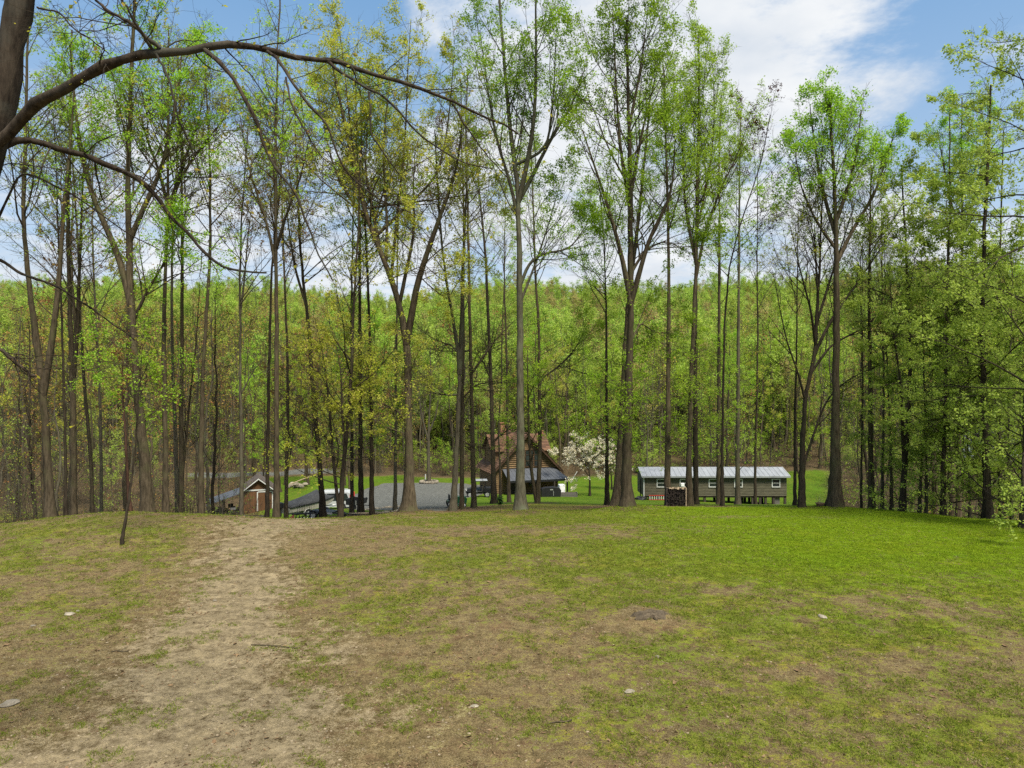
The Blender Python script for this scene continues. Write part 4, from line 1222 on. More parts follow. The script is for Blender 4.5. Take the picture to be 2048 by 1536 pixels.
def pot():
    p = at(1640, 34.6); root = empty('flower_pot', p); tag(root, 'shallow brown pot of bare stems on the lawn right of the low-forking black tree', 'flower pot')
    MB().lathe([(.13, 0), (.20, .16), (.215, .16), (.215, .19), (.19, .19), (.17, .14)], 16).build('pot', TERRA, root)
    MB().lathe([(.18, .12), (.18, .145)], 14).build('soil', DKWOOD, root)
    rg = random.Random(3)
    for k in range(11):
        u = rg.uniform(0, 6.28); r = rg.uniform(.02, .14)
        MB().bar((r * math.cos(u), r * math.sin(u), .13), (r * 2 * math.cos(u), r * 2 * math.sin(u), rg.uniform(.35, .62)), .008, 5, .003).build('stem', CUTWOOD, root)
pot()
o = MB().bar((-.55, 0, -.1), (.45, 0, 1.55), .05, 7).build('pole', WHITE); o.location = at(1148, 99)
tag(o, 'white pole leaning at the far edge of the green lawn behind the dogwood', 'pole')
o = MB().box(-.07, .07, -.07, .07, -.1, .95, bev=.01).build('marker_post', WHITE); o.location = at(851, 98)
tag(o, 'white marker post just left of the tree in the stone ring', 'post')

def pale_house():
    p = at(1985, 112); r = empty('cottage', p, math.radians(-30)); tag(r, 'pale blue cottage glimpsed through the leafy trees at the far right', 'house')
    MB().prism([(-2.6, -1), (2.6, -1), (2.6, 3.0), (0, 4.6), (-2.6, 3.0)], -4, 4, 'x').build('wall', PALEWALL, r)
    q = MB()
    q.slab([(-4.4, 0, 4.7), (4.4, 0, 4.7), (4.4, -3.0, 2.9), (-4.4, -3.0, 2.9)], .12); q.slab([(-4.4, .001, 4.698), (4.4, .001, 4.698), (4.4, 3.0, 2.9), (-4.4, 3.0, 2.9)], .12)
    q.build('roof', ROOF_DARK, r)
    for x in (-2.6, 1.2): window(r, x, x + 1.2, 1.0, 2.3, -2.6, WHITE, .06)
    d = MB().box(-.6, .35, -2.66, -2.602, 0, 2.1).build('door', WHITE, r)
pale_house()

# ---------------------------------------------------------------- trees
def norm(v):
    return v / np.maximum(np.linalg.norm(v, axis=-1, keepdims=True), 1e-9)

def tubes(P, R, k):
    """P [N,S,3], R [N,S] -> verts, quads"""
    N, S, _ = P.shape
    T = np.gradient(P, axis=1); T = norm(T)
    md_ = np.abs(P[:, -1] - P[:, 0])
    ref = np.eye(3)[np.argmin(md_, axis=1)][:, None, :]
    A = norm(np.cross(T, ref)); B = np.cross(T, A)
    u = np.arange(k) * 2 * math.pi / k
    v = P[:, :, None, :] + R[:, :, None, None] * (A[:, :, None, :] * np.cos(u)[None, None, :, None] + B[:, :, None, :] * np.sin(u)[None, None, :, None])
    idx = np.arange(N * S * k).reshape(N, S, k)
    a = idx[:, :-1, :]; b = np.roll(a, -1, axis=2); c = np.roll(idx[:, 1:, :], -1, axis=2); d = idx[:, 1:, :]
    q = np.stack([a, b, c, d], -1).reshape(-1, 4)
    return v.reshape(-1, 3), q

def spawn(rng, P, R, n, t0, t1, L, ang, S, trop, wig, rr, rmin=.004, flat=0.0, aj=.25):
    N, Sp, _ = P.shape
    pi = np.repeat(np.arange(N), n)
    M = N * n
    t = np.clip(t0 + (t1 - t0) * (np.tile(np.arange(n), N) + rng.random(M)) / n, 0, .985)
    f = t * (Sp - 1); i = np.minimum(f.astype(int), Sp - 2); fr = (f - i)[:, None]
    org = P[pi, i] * (1 - fr) + P[pi, i + 1] * fr
    tan = norm(P[pi, i + 1] - P[pi, i])
    r0 = (R[pi, i] * (1 - fr[:, 0]) + R[pi, i + 1] * fr[:, 0])
    u = rng.normal(size=(M, 3)); u[:, 2] *= (1 - flat)
    u = norm(u - tan * np.sum(u * tan, -1, keepdims=True))
    an = ang * (1 + rng.normal(size=M) * aj)
    d = tan * np.cos(an)[:, None] + u * np.sin(an)[:, None]
    tt = (t - t0) / max(1e-6, t1 - t0)
    ln = L(tt, pi) * rng.uniform(.6, 1.2, M)
    st = (ln / (S - 1))[:, None]
    pts = [org]; p = org
    for s in range(S - 1):
        d = norm(d + rng.normal(size=(M, 3)) * wig + np.array([0, 0, trop]))
        p = p + d * st
        pts.append(p)
    pts = np.stack(pts, 1)
    rs = np.minimum(np.maximum(r0 * rr, rmin), .0035 + .0078 * ln)
    C = rs[:, None] * (1 - .82 * np.linspace(0, 1, S)[None, :])
    return pts, np.maximum(C, rmin * .6), tt

def leaves(rng, P, n, size, jit, t0=.25, keep=None, hang=0.0):
    N, S, _ = P.shape
    if keep is not None:
        P = P[rng.random(N) < keep]; N = len(P)
    M = N * n
    pi = np.repeat(np.arange(N), n)
    f = (t0 + (1 - t0) * rng.random(M)) * (S - 1) * .999; i = f.astype(int); fr = (f - i)[:, None]
    c = P[pi, i] * (1 - fr) + P[pi, i + 1] * fr + rng.normal(size=(M, 3)) * jit
    nrm = norm(rng.normal(size=(M, 3)) * .75 + np.array([0, 0, .8]))
    a = rng.normal(size=(M, 3)); a[:, 2] -= hang
    a = norm(a - nrm * np.sum(a * nrm, -1, keepdims=True)); b = np.cross(nrm, a)
    s = (size * rng.uniform(.55, 1.35, M))[:, None]
    v = np.stack([c, c + a * s * .5 + b * s * .36, c + a * s - nrm * s * .15, c + a * s * .5 - b * s * .36], 1).reshape(-1, 3)
    return v, np.arange(M * 4).reshape(M, 4)

def smooth_path(pts, S):
    pts = np.asarray(pts, float)
    seg = np.r_[0, np.cumsum(np.linalg.norm(np.diff(pts, axis=0), axis=1))]
    t = np.linspace(0, seg[-1], S)
    out = np.stack([np.interp(t, seg, pts[:, k]) for k in range(3)], 1)
    for _ in range(3):
        q = out.copy(); q[1:-1] = (out[:-2] + 2 * out[1:-1] + out[2:]) / 4; out = q
    return out

def arr(vs_fs):
    """merge (verts, quads, material index) lists"""
    V_, F_, I_, b = [], [], [], 0
    for v, f, i in vs_fs:
        V_.append(v); F_.append(f + b); I_.append(np.full(len(f), i)); b += len(v)
    return np.concatenate(V_), [np.concatenate(F_)], np.concatenate(I_)

KINDS_ = {
 # n1, len1, ang1, n2, n3, leaves per twig, leaf size, keep, flat, trop
 'tulip': dict(n1=22, L=5.2, ang=.62, n2=7, n3=5, lf=25, ls=.088, keep=.95, trop=.055, jit=.12),
 'maple': dict(n1=24, L=4.8, ang=.75, n2=8, n3=5, lf=15, ls=.095, keep=.9, trop=.03, jit=.08),
 'oak':   dict(n1=20, L=5.6, ang=.85, n2=8, n3=5, lf=24, ls=.088, keep=.95, trop=.02, jit=.10),
 'thin':  dict(n1=20, L=4.6, ang=.75, n2=7, n3=5, lf=13, ls=.09, keep=.85, trop=.04, jit=.07),
 'bare':  dict(n1=20, L=4.8, ang=.72, n2=8, n3=5, lf=11, ls=.08, keep=.75, trop=.04, jit=.05),
 'beech': dict(n1=36, L=5.4, ang=1.2, n2=9, n3=5, lf=22, ls=.095, keep=1.4, trop=-.005, jit=.07),
 'fan':   dict(n1=22, L=4.6, ang=.55, n2=9, n3=6, lf=6, ls=.065, keep=.85, trop=.03, jit=.05),
}

def crown_mesh(rng, name, stems, K, bk, lf, cb=.45, low=None, scale=1.0, n1=None, tri=3):
    """branches, twigs and leaves of a tree as one mesh; stems: list of (P[S,3], R[S], start fraction, weight)"""
    parts = []; twigs = []
    ks = KINDS_[K]
    def grow(P, R, n, t0, t1, L, ang, trop, n2, n3, lfn, keep, flat=0.0):
        B1, R1, tt = spawn(rng, P[None], R[None], n, t0, t1, lambda t, pi: L * (1.0 - .62 * t ** 1.3), ang, 8, trop, .10, .55, .010, flat)
        l1 = np.linalg.norm(B1[:, -1] - B1[:, 0], axis=1)
        B2, R2, _ = spawn(rng, B1, R1, n2, .18, 1.0, lambda t, pi: l1[pi] * (.50 - .26 * t), (.75), 5, trop * .8, .14, .6, .006, flat)
        l2 = np.linalg.norm(B2[:, -1] - B2[:, 0], axis=1)
        B3, R3, _ = spawn(rng, B2, R2, n3, .2, 1.0, lambda t, pi: .16 + l2[pi] * (.42 - .2 * t), .8, 2, trop * .5, .18, .7, .0042, flat)
        parts.append((*tubes(B1, R1, 5), 0)); parts.append((*tubes(B2, R2, 3), 0)); parts.append((*tubes(B3, R3, 3), 0))
        if lfn:
            w2 = np.clip(rng.random(len(B2)) * 1.9 - .25, 0, 1)      # some boughs leaf out, some stay bare
            w1 = np.repeat(np.clip(rng.random(len(B1)) * 1.6, .15, 1), n2)
            kp = rng.random(len(B3)) < keep * np.repeat(w2 * w1, n3)
            parts.append((*leaves(rng, B3[kp], lfn, ks['ls'], ks['jit'] * .75, .3), 1))
            parts.append((*leaves(rng, B2[rng.random(len(B2)) < w2 * w1], max(1, lfn // 2), ks['ls'], ks['jit'], .5), 1))
    for st in stems:
        P, R, t0, w = st[:4]
        dead = len(st) > 4 and st[4]
        n = max(4, int((n1 or ks['n1']) * w))
        grow(P, R, n, t0, .99, ks['L'] * scale * (.55 + .45 * w), ks['ang'], ks['trop'], ks['n2'], ks['n3'], 0 if dead else ks['lf'], ks['keep'], ks.get('flat', 0))
    if low:
        n, t0, t1, L, leafn = low
        P, R = stems[0][0], stems[0][1]
        grow(P, R, int(n * 1.5), t0, t1, L * 1.3, 1.15, -.005, 6, 5, int(leafn * 1.9), 1.1, .35)
    v, f, i = arr(parts)
    return np_mesh(name, v, f, [bk, lf], i == 0, i)

def taper(P, r, flare=.5, top=.16):
    h = np.linspace(0, 1, len(P))
    zz = P[:, 2] - P[0, 2]
    return r * (1.06 - (1 - top) * h ** 1.15) + r * flare * np.exp(-zz / .55) + r * .25 * np.exp(-zz / 1.6)

NTREE = 0
LANDMARK = [(100, 'the V-forked tree'), (148, 'the split brown trunk'), (203, 'the twiggy grey trunk'), (290, 'the massive double trunk'), (331, 'the fan-crowned trunk'), (402, 'the bowed shaggy trunk'), (483, 'the mottled trunk by the shed'), (553, 'the straight thick trunk'), (640, 'the trunk before the boat'), (690, 'the twin-stemmed tree'), (744, 'the black slender trunk'), (818, 'the massive oak'), (905, 'the pale-patched trunk'), (948, 'the trunk left of the log house'), (1040, 'the tall pale trunk'), (1075, 'the twin trunks'), (1170, 'the dogwood'), (1254, 'the great flared tree'), (1336, 'the firewood stack'), (1438, 'the mobile home'), (1510, 'the right-hand stilts'), (1604, 'the broom-crowned tree'), (1670, 'the double leafy-spired trunk'), (1743, 'the straight bare trunk'), (1810, 'the dividing trunk'), (1886, 'the veiled black trunk'), (1972, 'the stout black trunk'), (2100, 'the right edge')]
BG = []
def traced_tree(label, d, w, path, top, K, bk, lf, name='tree', limbs=(), cb_row=520, low=None, scale=1.0, n1=None, group='trees along the edge of the lawn', cat='tree'):
    """path: (column, row) points up the trunk; limbs: (points, width) lists starting on the trunk"""
    global NTREE
    NTREE += 1
    rng = np.random.default_rng(1000 + NTREE)
    base = at(path[0][0], d)
    root = empty(name, base)
    tag(root, label, cat, group)
    pts = [np.array(base) - np.array([0, 0, .25])]
    wob = np.cumsum(rng.normal(size=len(path) + 4)) * .12
    for k, (px, row) in enumerate(path[1:]):
        pts.append(np.array(up(px, row, d + wob[k])))
    if top is not None:
        lx, lr = path[-1]; sl = (path[-1][0] - path[-2][0]) / max(1, (path[-2][1] - path[-1][1]))
        n = max(1, int((lr - top) / 130))
        x = lx
        for k in range(n):
            rr = lr + (top - lr) * (k + 1) / n
            x += sl * .5 * (lr - top) / n + rng.normal() * 4
            pts.append(np.array(up(x, rr, d + wob[min(k + len(path), len(wob) - 1)])))
    P = smooth_path(pts, 40)
    if len(P) > 6:      # more rings near the foot
        tt_ = np.linspace(0, 1, 40) ** 1.5; src_ = np.linspace(0, 1, 40)
        P = np.stack([np.interp(tt_, src_, P[:, q]) for q in range(3)], 1)
    P[1:-1, :2] += rng.normal(size=(38, 2)) * .012
    r = w * .80 / 2 / FPX * d
    R = taper(P, r, .85 if w > 19 else .45)
    R = R * (1 + rng.normal(size=len(R)) * .02)
    b = np.array(base)
    P = P - b
    lob0 = rng.uniform(0, 6)
    def wood(nm, Pq, Rq, k):
        v, q = tubes(Pq[None], Rq[None], k)
        # uneven girth
        c = np.repeat(Pq, k, axis=0); dv = v - c
        th = np.tile(np.arange(k) * 2 * math.pi / k, len(Pq)); hz = np.repeat(Pq[:, 2] - Pq[0, 2], k)
        lob = (.26 * np.cos(4 * th + lob0) + .16 * np.cos(3 * th - lob0 * 2)) * np.exp(-hz / .55) + .06 * np.cos(2 * th + hz * .7) if nm == 'trunk' else 0 * th
        v = c + dv * (1 + (rng.random((len(v), 1)) - .5) * .14 + lob[:, None])
        me = np_mesh(nm, v, [q], bk, True)
        return link(bpy.data.objects.new(nm, me), root)
    wood('trunk', P, R, 11)
    zt = P[-1, 2]
    def frac(Pq, row):
        z = EYE - (row - CY) / FPX * d - b[2]
        k = np.argmax(Pq[:, 2] >= z) if (Pq[:, 2] >= z).any() else len(Pq) - 1
        return k / (len(Pq) - 1)
    t0 = frac(P, cb_row)
    stems = [(P, R, max(.12, t0), 1.0)]
    for lp, lw in limbs:
        z = EYE - (lp[0][1] - CY) / FPX * d - b[2]
        k = int(np.argmin(np.abs(P[:, 2] - z)))
        q = [P[k].copy()]
        yo = rng.normal() * .6
        for j, (px, row) in enumerate(lp[1:]):
            q.append(np.array(up(px, row, d + yo * (j + 1) / 2)) - b)
        L = smooth_path(q, 18)
        rl = lw * .9 / 2 / FPX * d
        RL = rl * (1.1 - .92 * np.linspace(0, 1, 18))
        wood('limb', L, np.maximum(RL, .008), 7)
        stems.append((L, RL, .22, .62, lp[0][1] > 650 and K in ('bare', 'thin')))
    me = crown_mesh(rng, 'crown', stems, K, bk, lf, low=low, scale=scale, n1=n1)
    link(bpy.data.objects.new('crown', me), root)
    return root

T = traced_tree
# ---- left of the track
T('grey-brown trunk forking low into a V, first big tree from the left edge', 30, 21, [(101, 1055), (97, 950), (90, 840), (86, 780), (72, 680), (57, 560), (45, 440), (50, 330)], 40, 'thin', BARK_BROWN, SOFT,
  limbs=[([(86, 785), (103, 690), (118, 570), (126, 430), (140, 300), (150, 160)], 14)], cb_row=480)
T('very thin dark trunk close beside the forked tree on the left', 31, 8, [(132, 1050), (131, 900), (128, 780), (124, 640), (118, 500)], 200, 'bare', BARK_DARK, SOFT, cb_row=640)
T('straight brown trunk splitting into two near mid height, right of the V-forked tree', 33, 17, [(148, 1047), (147, 900), (146, 780), (142, 690), (138, 560), (135, 420), (140, 300)], 60, 'thin', BARK_BROWN, LIME,
  limbs=[([(145, 770), (155, 660), (158, 560), (163, 420), (170, 280)], 10)], cb_row=480)
T('slim trunk leaning left at mid height in the left wood', 36, 10, [(185, 1044), (183, 940), (175, 830), (166, 740), (160, 640), (158, 520), (150, 400)], 150, 'bare', BARK_BROWN, SOFT, cb_row=560)
T('slim twiggy grey trunk with many bare side branches on the left', 40, 9, [(203, 1040), (202, 900), (200, 800), (196, 700), (189, 600), (185, 480)], 220, 'bare', BARK_GREY, RUST, cb_row=760, n1=26)
T('reddish dead crooked trunk with a broken top beside the massive left tree', 29, 8, [(262, 1046), (257, 983), (252, 900), (250, 860), (243, 775), (248, 720), (232, 690), (223, 677)], None, 'bare', BARK_RED, RUST, cb_row=830, n1=5, scale=.35)
T('massive dark double trunk with green sprays, largest tree left of the track', 31, 25, [(297, 1040), (291, 940), (280, 840), (271, 740), (264, 640), (259, 540), (256, 440), (256, 350), (259, 260)], -60, 'tulip', BARK_BROWN, GREEN,
  limbs=[([(262, 620), (246, 540), (225, 480), (190, 410), (165, 330), (150, 220), (140, 90)], 15), ([(258, 500), (280, 430), (300, 390), (330, 320), (350, 220), (365, 100)], 12),
         ([(266, 650), (290, 590), (320, 540), (350, 480)], 8)], cb_row=470, low=(16, .28, .62, 2.2, 6))
T('straight dark trunk with rough bark whose crown fans out high, right of the massive tree', 32, 15, [(332, 1040), (331, 900), (329, 760), (328, 640), (333, 500), (337, 420)], 60, 'bare', BARK_BROWN, OLIVE,
  limbs=[([(334, 440), (352, 370), (390, 310), (430, 260), (470, 210)], 9), ([(335, 420), (318, 340), (290, 270), (270, 180)], 8), ([(336, 400), (365, 330), (395, 250), (415, 150)], 8)], cb_row=470, n1=22)
T('smaller trunk close behind and right of the fan-crowned tree', 38, 11, [(356, 1040), (352, 900), (347, 760), (343, 620), (345, 480), (352, 360)], 130, 'thin', BARK_GREY, OLIVE, cb_row=520)
T('trunk dividing near the ground, beside the brown shaggy trunk', 35, 13, [(364, 1042), (363, 960), (362, 860), (364, 740), (365, 600), (364, 470)], 90, 'thin', BARK_BROWN, SOFT,
  limbs=[([(363, 960), (372, 880), (380, 790), (392, 690), (400, 560)], 6)], cb_row=560, low=(6, .3, .55, 1.8, 3))
T('brown shaggy-barked trunk bowing right as it rises, left of the shed', 33, 13, [(402, 1042), (402, 930), (403, 830), (405, 750), (411, 660), (418, 560), (421, 450), (420, 320)], 110, 'bare', BARK_BROWN, SOFT, cb_row=520, n1=16)
T('mottled thin trunk with short limbs standing before the shed lean-to', 34, 10, [(483, 1042), (483, 900), (481, 780), (481, 660), (479, 560), (483, 440)], 260, 'bare', BARK_GREY, RUST,
  limbs=[([(481, 640), (489, 560), (496, 470), (505, 400)], 5), ([(482, 800), (497, 760), (512, 730)], 4)], cb_row=640, n1=14)
T('slender dark trunk just left of the straight pale-brown trunk at the track', 36, 10, [(534, 1044), (535, 900), (538, 760), (540, 640), (545, 500), (560, 390)], 160, 'bare', BARK_DARK, OLIVE, cb_row=560)
T('perfectly straight thick trunk beside the dirt track, in front of the shed door', 32, 15, [(553, 1045), (553, 900), (553, 760), (553, 640), (552, 520), (551, 400), (551, 280)], -20, 'bare', BARK_BROWN, LIME,
  limbs=[([(552, 520), (535, 450), (515, 390), (495, 330), (480, 230)], 7), ([(552, 500), (572, 430), (600, 360), (620, 270)], 7), ([(551, 400), (545, 320), (530, 230)], 5)], cb_row=500, n1=20)
T('trunk with a thin second stem leaning right, behind the boat stern', 44, 10, [(572, 1038), (573, 930), (576, 830), (575, 720), (571, 600), (566, 480)], 260, 'thin', BARK_BROWN, RUST,
  limbs=[([(574, 960), (584, 890), (590, 830), (597, 760)], 4)], cb_row=600, low=(8, .3, .6, 2, 4))
T('dark trunk leaning left, passing in front of the covered boat', 38, 14, [(647, 1026), (641, 950), (632, 850), (624, 750), (618, 660), (606, 560), (598, 450)], 200, 'thin', BARK_DARK, OLIVE, cb_row=600, low=(9, .25, .6, 2.2, 4), limbs=[([(612, 610), (590, 540), (575, 440), (570, 350)], 6)])
T('twin-stemmed dark tree rising in front of the white vehicle', 35, 12, [(680, 1037), (685, 950), (692, 880), (699, 800), (704, 720), (706, 620), (715, 500)], 300, 'maple', BARK_DARK, OLIVE,
  limbs=[([(679, 1034), (670, 960), (662, 860), (655, 770), (645, 700), (630, 640)], 8), ([(690, 900), (684, 820), (682, 740), (672, 690)], 7)], cb_row=800, n1=18, low=(8, .2, .5, 2.6, 6))
T('narrow trunk behind the twin-stemmed tree, left of a thicker one', 44, 9, [(704, 1022), (704, 900), (703, 760), (702, 640), (705, 500)], 240, 'thin', BARK_DARK, LIME, cb_row=700, low=(8, .25, .6, 2, 5))
T('dark shaggy trunk behind the black trailer box', 42, 13, [(722, 1024), (721, 900), (720, 760), (719, 620), (720, 480), (716, 360)], 120, 'tulip', BARK_DARK, LIME, cb_row=620, low=(10, .25, .6, 2.2, 6))
T('black slender trunk between the trailer box and the stone edging', 38, 11, [(744, 1026), (743, 900), (741, 760), (739, 660), (735, 560), (730, 440)], 160, 'tulip', BARK_DARK, LIME, cb_row=600, low=(8, .3, .6, 2, 6))
T('thin greyish trunk rising from the stone edging of the gravel yard', 42, 9, [(790, 1022), (791, 900), (792, 760), (793, 640), (795, 500)], 330, 'thin', BARK_GREY, LIME, cb_row=560, low=(6, .3, .6, 1.8, 5))
T('massive oak trunk forking into a high V beside the gravel yard', 36, 25, [(818, 1030), (819, 950), (817, 860), (816, 760), (816, 690), (797, 600), (777, 540), (755, 490), (733, 440)], 120, 'oak', BARK_BROWN, OLIVE,
  limbs=[([(816, 700), (826, 610), (838, 550), (862, 485), (888, 410), (915, 340), (925, 240)], 16), ([(836, 560), (848, 530), (856, 578)], 3), ([(760, 500), (745, 420), (730, 340), (735, 250)], 9),
         ([(775, 540), (775, 450), (770, 380), (765, 290), (780, 160)], 7), ([(800, 610), (830, 460), (826, 380), (830, 300)], 9),
         ([(735, 440), (715, 350), (700, 250), (690, 150), (678, 50)], 7), ([(790, 570), (800, 380), (812, 260), (815, 140), (822, 40)], 7), ([(862, 485), (880, 350), (900, 220), (908, 110)], 7),
         ([(740, 450), (700, 400), (672, 350), (650, 270), (640, 160)], 6), ([(880, 430), (940, 390), (985, 370), (1020, 350)], 5), ([(817, 860), (795, 820), (760, 805), (725, 805)], 5)],
  cb_row=500, low=(10, .3, .55, 2.6, 7), n1=18)
# ---- middle
T('pale-patched trunk forking into two leaders, right edge of the gravel yard', 38, 14, [(905, 1030), (910, 960), (914, 880), (918, 800), (920, 730), (908, 650), (893, 560), (882, 480)], 260, 'bare', BARK_GREY, RUST,
  limbs=[([(919, 740), (924, 650), (925, 560), (930, 450), (935, 320)], 11), ([(916, 790), (890, 790), (860, 785), (842, 780)], 4), ([(918, 700), (898, 685), (870, 700), (852, 695)], 4)], cb_row=640, n1=16)
T('trunk close beside the pale-patched one, with stubby dead branches', 40, 11, [(924, 1024), (923, 900), (925, 780), (927, 660), (927, 540), (928, 420)], 160, 'thin', BARK_BROWN, LIME, cb_row=500,
  limbs=[([(926, 800), (950, 770), (975, 765), (1000, 760)], 4), ([(925, 880), (945, 895), (962, 905)], 4)], low=(6, .35, .6, 2.4, 1))
T('straight trunk left of the log house with long dead side branches', 42, 12, [(948, 1022), (946, 900), (943, 780), (940, 660), (938, 540), (936, 420)], 140, 'thin', BARK_BROWN, GREEN, cb_row=480,
  limbs=[([(943, 745), (970, 710), (990, 680), (1010, 660), (1030, 640)], 6), ([(940, 700), (915, 705), (890, 690)], 4)], low=(7, .35, .62, 2.6, 1))
T('dark trunk covering the left slope of the log house roof', 52, 13, [(988, 1010), (986, 900), (983, 800), (979, 690), (975, 600), (971, 500), (960, 400)], 260, 'bare', BARK_DARK, OLIVE, cb_row=560,
  limbs=[([(984, 880), (1000, 870), (1014, 862), (1030, 850)], 5), ([(981, 760), (965, 720), (945, 700)], 4)], low=(8, .3, .6, 2.6, 0))
T('very thin stem against the porch of the log house', 56, 6, [(1001, 1006), (1000, 930), (996, 860), (1003, 770), (1004, 660)], 480, 'bare', BARK_DARK, LIME, cb_row=640, n1=8, scale=.5)
T('thin dark trunk before the log house, just left of the pale trunk', 60, 8, [(1018, 1003), (1015, 900), (1014, 780), (1012, 660), (1008, 540)], 380, 'thin', BARK_DARK, LIME, cb_row=600)
T('tall pale grey trunk standing alone in front of the log house', 33.5, 22, [(1040, 1032), (1041, 940), (1041, 840), (1040, 740), (1040, 640), (1039, 540), (1038, 440), (1034, 350), (1020, 260)], -120, 'tulip', BARK_PALE, GREEN,
  limbs=[([(1039, 400), (1054, 330), (1068, 250), (1072, 170), (1072, 60), (1070, -60)], 11), ([(1040, 420), (1062, 360), (1082, 315), (1110, 265), (1150, 200), (1175, 120)], 10), ([(1081, 318), (1095, 300), (1108, 180), (1112, 60)], 7),
         ([(1040, 560), (1060, 520), (1090, 505), (1140, 500), (1160, 470), (1180, 440)], 8), ([(1040, 440), (1020, 360), (995, 290), (975, 180), (960, 60)], 8), ([(1040, 600), (1070, 530), (1100, 440), (1120, 370)], 6)],
  cb_row=440, n1=18)
T('twin trunks from one base hiding the right half of the log house', 47, 11, [(1074, 1012), (1079, 940), (1080, 850), (1078, 760), (1078, 660), (1071, 560), (1068, 460)], 260, 'tulip', BARK_BROWN, LIME,
  limbs=[([(1074, 1010), (1063, 950), (1058, 880), (1056, 800), (1055, 700)], 8), ([(1062, 780), (1082, 755), (1110, 740), (1150, 700), (1180, 640)], 5)], cb_row=580, low=(9, .38, .62, 3.0, 6))
T('slender black trunk, straight, left of the leaning thick trunk', 44, 10, [(1214, 1008), (1214, 900), (1213, 780), (1213, 660), (1211, 560), (1208, 470)], 380, 'tulip', BARK_DARK, LIME, cb_row=640, low=(10, .25, .6, 2.4, 7))
T('thick trunk leaning right behind the great central tree', 42, 20, [(1233, 1008), (1239, 930), (1243, 840), (1247, 760), (1252, 680), (1257, 600), (1270, 500)], 200, 'tulip', BARK_BROWN, LIME, cb_row=560, low=(10, .25, .55, 2.6, 6))
T('great tree with a flared base spreading into many limbs, right of centre', 33, 25, [(1254, 1026), (1253, 930), (1255, 830), (1258, 730), (1262, 640), (1262, 560), (1260, 460), (1262, 370), (1258, 270)], 40, 'tulip', BARK_BROWN, GREEN,
  limbs=[([(1262, 600), (1250, 540), (1230, 460), (1210, 395), (1185, 320), (1165, 260)], 12), ([(1262, 620), (1275, 560), (1300, 470), (1325, 430), (1345, 380), (1350, 280)], 12), ([(1261, 260), (1275, 170), (1287, 100), (1295, 20)], 7),
         ([(1260, 420), (1245, 330), (1235, 230), (1230, 120), (1225, 10)], 8), ([(1261, 380), (1285, 260), (1300, 200), (1320, 120)], 8),
         ([(1264, 690), (1280, 645), (1296, 655), (1312, 665)], 5), ([(1262, 560), (1290, 500), (1330, 480), (1370, 500)], 7)],
  cb_row=400, low=(9, .25, .5, 2.0, 6), n1=18)
# ---- right
T('straight trunk on the left side of the firewood stack', 39, 15, [(1336, 1013), (1335, 930), (1336, 820), (1337, 700), (1338, 580), (1336, 460), (1334, 340)], 130, 'tulip', BARK_BROWN, LIME, cb_row=480, low=(8, .3, .55, 2, 5))
T('trunk on the right side of the firewood stack', 39, 14, [(1379, 1014), (1377, 930), (1380, 840), (1383, 740), (1388, 640), (1392, 520), (1393, 400)], 60, 'tulip', BARK_BROWN, LIME, cb_row=480, low=(12, .25, .55, 2.2, 7),
  limbs=[([(1390, 560), (1410, 460), (1440, 380), (1480, 300), (1500, 230)], 7), ([(1390, 520), (1370, 420), (1365, 300), (1360, 180)], 7), ([(1392, 460), (1420, 340), (1430, 230), (1425, 130)], 6)])
T('trunk just behind the firewood stack, partly hidden by its neighbour', 48, 13, [(1392, 1010), (1391, 900), (1390, 760), (1391, 620), (1394, 480)], 140, 'tulip', BARK_DARK, LIME, cb_row=560, low=(12, .25, .55, 2.4, 7))
T('trunk before the mobile home between its middle windows', 58, 12, [(1438, 1008), (1437, 900), (1438, 780), (1438, 640), (1439, 500)], 190, 'tulip', BARK_BROWN, LIME, cb_row=620, low=(12, .2, .55, 2.8, 7))
T('lichen-marked trunk covering the fourth window of the mobile home', 60, 12, [(1475, 1008), (1475, 900), (1476, 780), (1477, 640), (1478, 500)], 220, 'maple', BARK_GREY, LIME, cb_row=600, low=(12, .2, .5, 2.8, 6), n1=20)
T('thin trunk in front of the right half of the mobile home', 52, 7, [(1510, 1012), (1511, 900), (1514, 780), (1516, 660), (1514, 540)], 330, 'thin', BARK_DARK, LIME, cb_row=640, low=(6, .3, .6, 1.8, 4))
T('maple at mid slope holding shrivelled brown leaves in its thin crown', 37, 8, [(1445, 1014), (1444, 900), (1446, 760), (1450, 620), (1460, 520), (1490, 420), (1525, 320)], 230, 'bare', BARK_DARK, MAROON, cb_row=560, n1=16)
T('black low-forking tree with a wide airy broom-like crown, right of the mobile home', 35, 15, [(1603, 1016), (1604, 930), (1607, 850), (1611, 790), (1622, 745), (1631, 700), (1634, 620), (1640, 520)], 380, 'fan', BARK_DARK, OLIVE,
  limbs=[([(1605, 940), (1616, 900), (1634, 850), (1650, 800), (1680, 770), (1720, 745), (1790, 720)], 6), ([(1611, 800), (1595, 740), (1575, 690), (1560, 620), (1545, 540)], 5), ([(1630, 710), (1650, 660), (1690, 600), (1740, 530), (1790, 450)], 7),
         ([(1625, 740), (1660, 690), (1720, 660), (1790, 620)], 6), ([(1632, 690), (1622, 620), (1600, 540), (1580, 450)], 6), ([(1634, 640), (1660, 560), (1690, 470), (1710, 400)], 6), ([(1636, 580), (1630, 500), (1610, 420)], 5)],
  cb_row=600, n1=14)
T('dark trunk directly behind the black broom-crowned tree', 42, 8, [(1590, 1012), (1590, 900), (1592, 760), (1594, 640)], 420, 'bare', BARK_DARK, LIME, cb_row=640)
